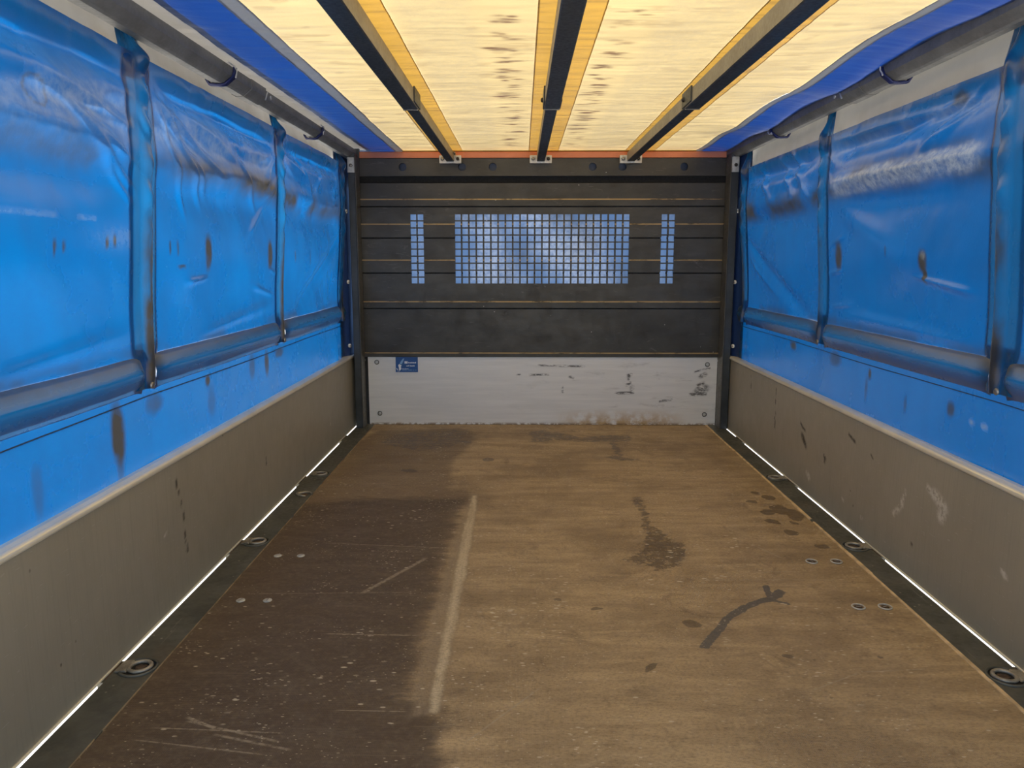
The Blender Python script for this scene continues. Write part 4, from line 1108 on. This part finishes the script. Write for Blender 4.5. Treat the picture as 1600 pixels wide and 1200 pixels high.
tie(1, 2.478, 'navy strap around the right roof rail before its joint', [(0.012, 1.527), (0.008, 1.51), (-0.004, 1.50), (-0.01, 1.492)])
tie(1, 3.542, 'navy strap around the right roof rail towards the corner post', [(0.03, 1.50), (0.02, 1.49), (0.0, 1.484), (-0.02, 1.489), (-0.03, 1.480)])

# ------------------------------------------------------------------ roof beams
def beam(xb, xf, label):
    root = empty('roof_beam', (xf, 2.3, 1.465)); tag(root, label, 'beam', 'roof beams under the yellow tarpaulin')
    off = Vector((xf, 2.3, 1.465))
    def put(b, nm, m, par=root):
        b.v = [tuple(Vector(p)-off) for p in b.v]; return b.build(nm, m, par)
    def chan(y0, y1, w, z0, z1, nm, x0, x1):
        # U channel open to the top; x drifts from x0 to x1
        h = w/2; t = 0.004
        def prof(x): return [(x-h, z1), (x-h, z0+0.003), (x-h+0.003, z0), (x+h-0.003, z0), (x+h, z0+0.003), (x+h, z1), (x+h-t, z1), (x+h-t, z0+t), (x-h+t, z0+t), (x-h+t, z1)]
        pa, pc = prof(x0), prof(x1); n = len(pa)
        v = [(x, y0, z) for x, z in pa] + [(x, y1, z) for x, z in pc]
        b = MB()
        for i in range(n):
            side_ = i in (0, 4)
            b.add([v[i], v[(i+1) % n], v[n+(i+1) % n], v[n+i]], [(0, 1, 2, 3)], 1 if side_ else 0)
        b.add(v, [(0, 9, 8, 1), (1, 8, 7, 2), (2, 7, 3), (3, 7, 4), (4, 7, 6, 5)])
        b.add(v, [(n, n+1, n+8, n+9), (n+1, n+2, n+7, n+8), (n+2, n+3, n+7), (n+3, n+4, n+7), (n+4, n+5, n+6, n+7)])
        return put(b, nm, [M['beam'], M['beam_face']])
    chan(2.72, 4.298, 0.043, 1.462, 1.508, 'far_channel', xb+(xf-xb)*0.65, xf)
    chan(YB, 2.80, 0.053, 1.455, 1.505, 'near_channel', xb, xb+(xf-xb)*0.65)
    xj = xb+(xf-xb)*0.65
    b = MB()
    for s in (-1, 1):
        b.box(xj+s*0.028-0.003, xj+s*0.028+0.003, 2.69, 2.835, 1.462, 1.512, 0, 0.001)
    cl = put(b, 'joint_cheek', M['beam'])
    b = MB(); b.disc_dome((xj-0.030, 2.80, 1.487), (-1, 0, 0), 0.008, 0.009, 6); b.v = [tuple(Vector(p)-off) for p in b.v]; b.build('bolt', M['dark_bolt'], cl)
    b = MB(); b.box(xj-0.0255, xj+0.0255, 2.796, 2.803, 1.4535, 1.458); put(b, 'joint_lip', M['bolt'])
    b = MB(); b.box(xf-0.060, xf+0.060, 4.298, 4.3135, 1.452, 1.496, 0, 0.002); pl = put(b, 'end_plate', M['zinc'])
    for s, mt in ((-1, 'bolt'), (1, 'dark_bolt')):
        b = MB(); b.disc_dome((xf+s*0.041, 4.298, 1.476), (0, -1, 0), 0.0095, 0.008, 6); b.tube([(xf+s*0.041+0.012*math.cos(t*math.pi/6), 4.297, 1.476+0.012*math.sin(t*math.pi/6)) for t in range(12)], 0.0018, 5, 1, closed=True)
        b.v = [tuple(Vector(p)-off) for p in b.v]; b.build('bolt', [M[mt], M['zinc']], pl)
    b = MB(); b.box(xf-0.004, xf+0.030, 4.23, 4.298, 1.500, 1.506, 0, 0.001); b.box(xf-0.004, xf+0.030, 4.290, 4.2975, 1.496, 1.512); put(b, 'end_tab', M['beam_face'])
    return root
beam(-0.392, -0.388, 'dark steel roof beam nearest the left wall, below a yellow strip')
beam(0.107, 0.103, 'dark steel roof beam in the middle of the yellow roof')
beam(0.600, 0.590, 'dark steel roof beam nearest the right wall, below a yellow strip')
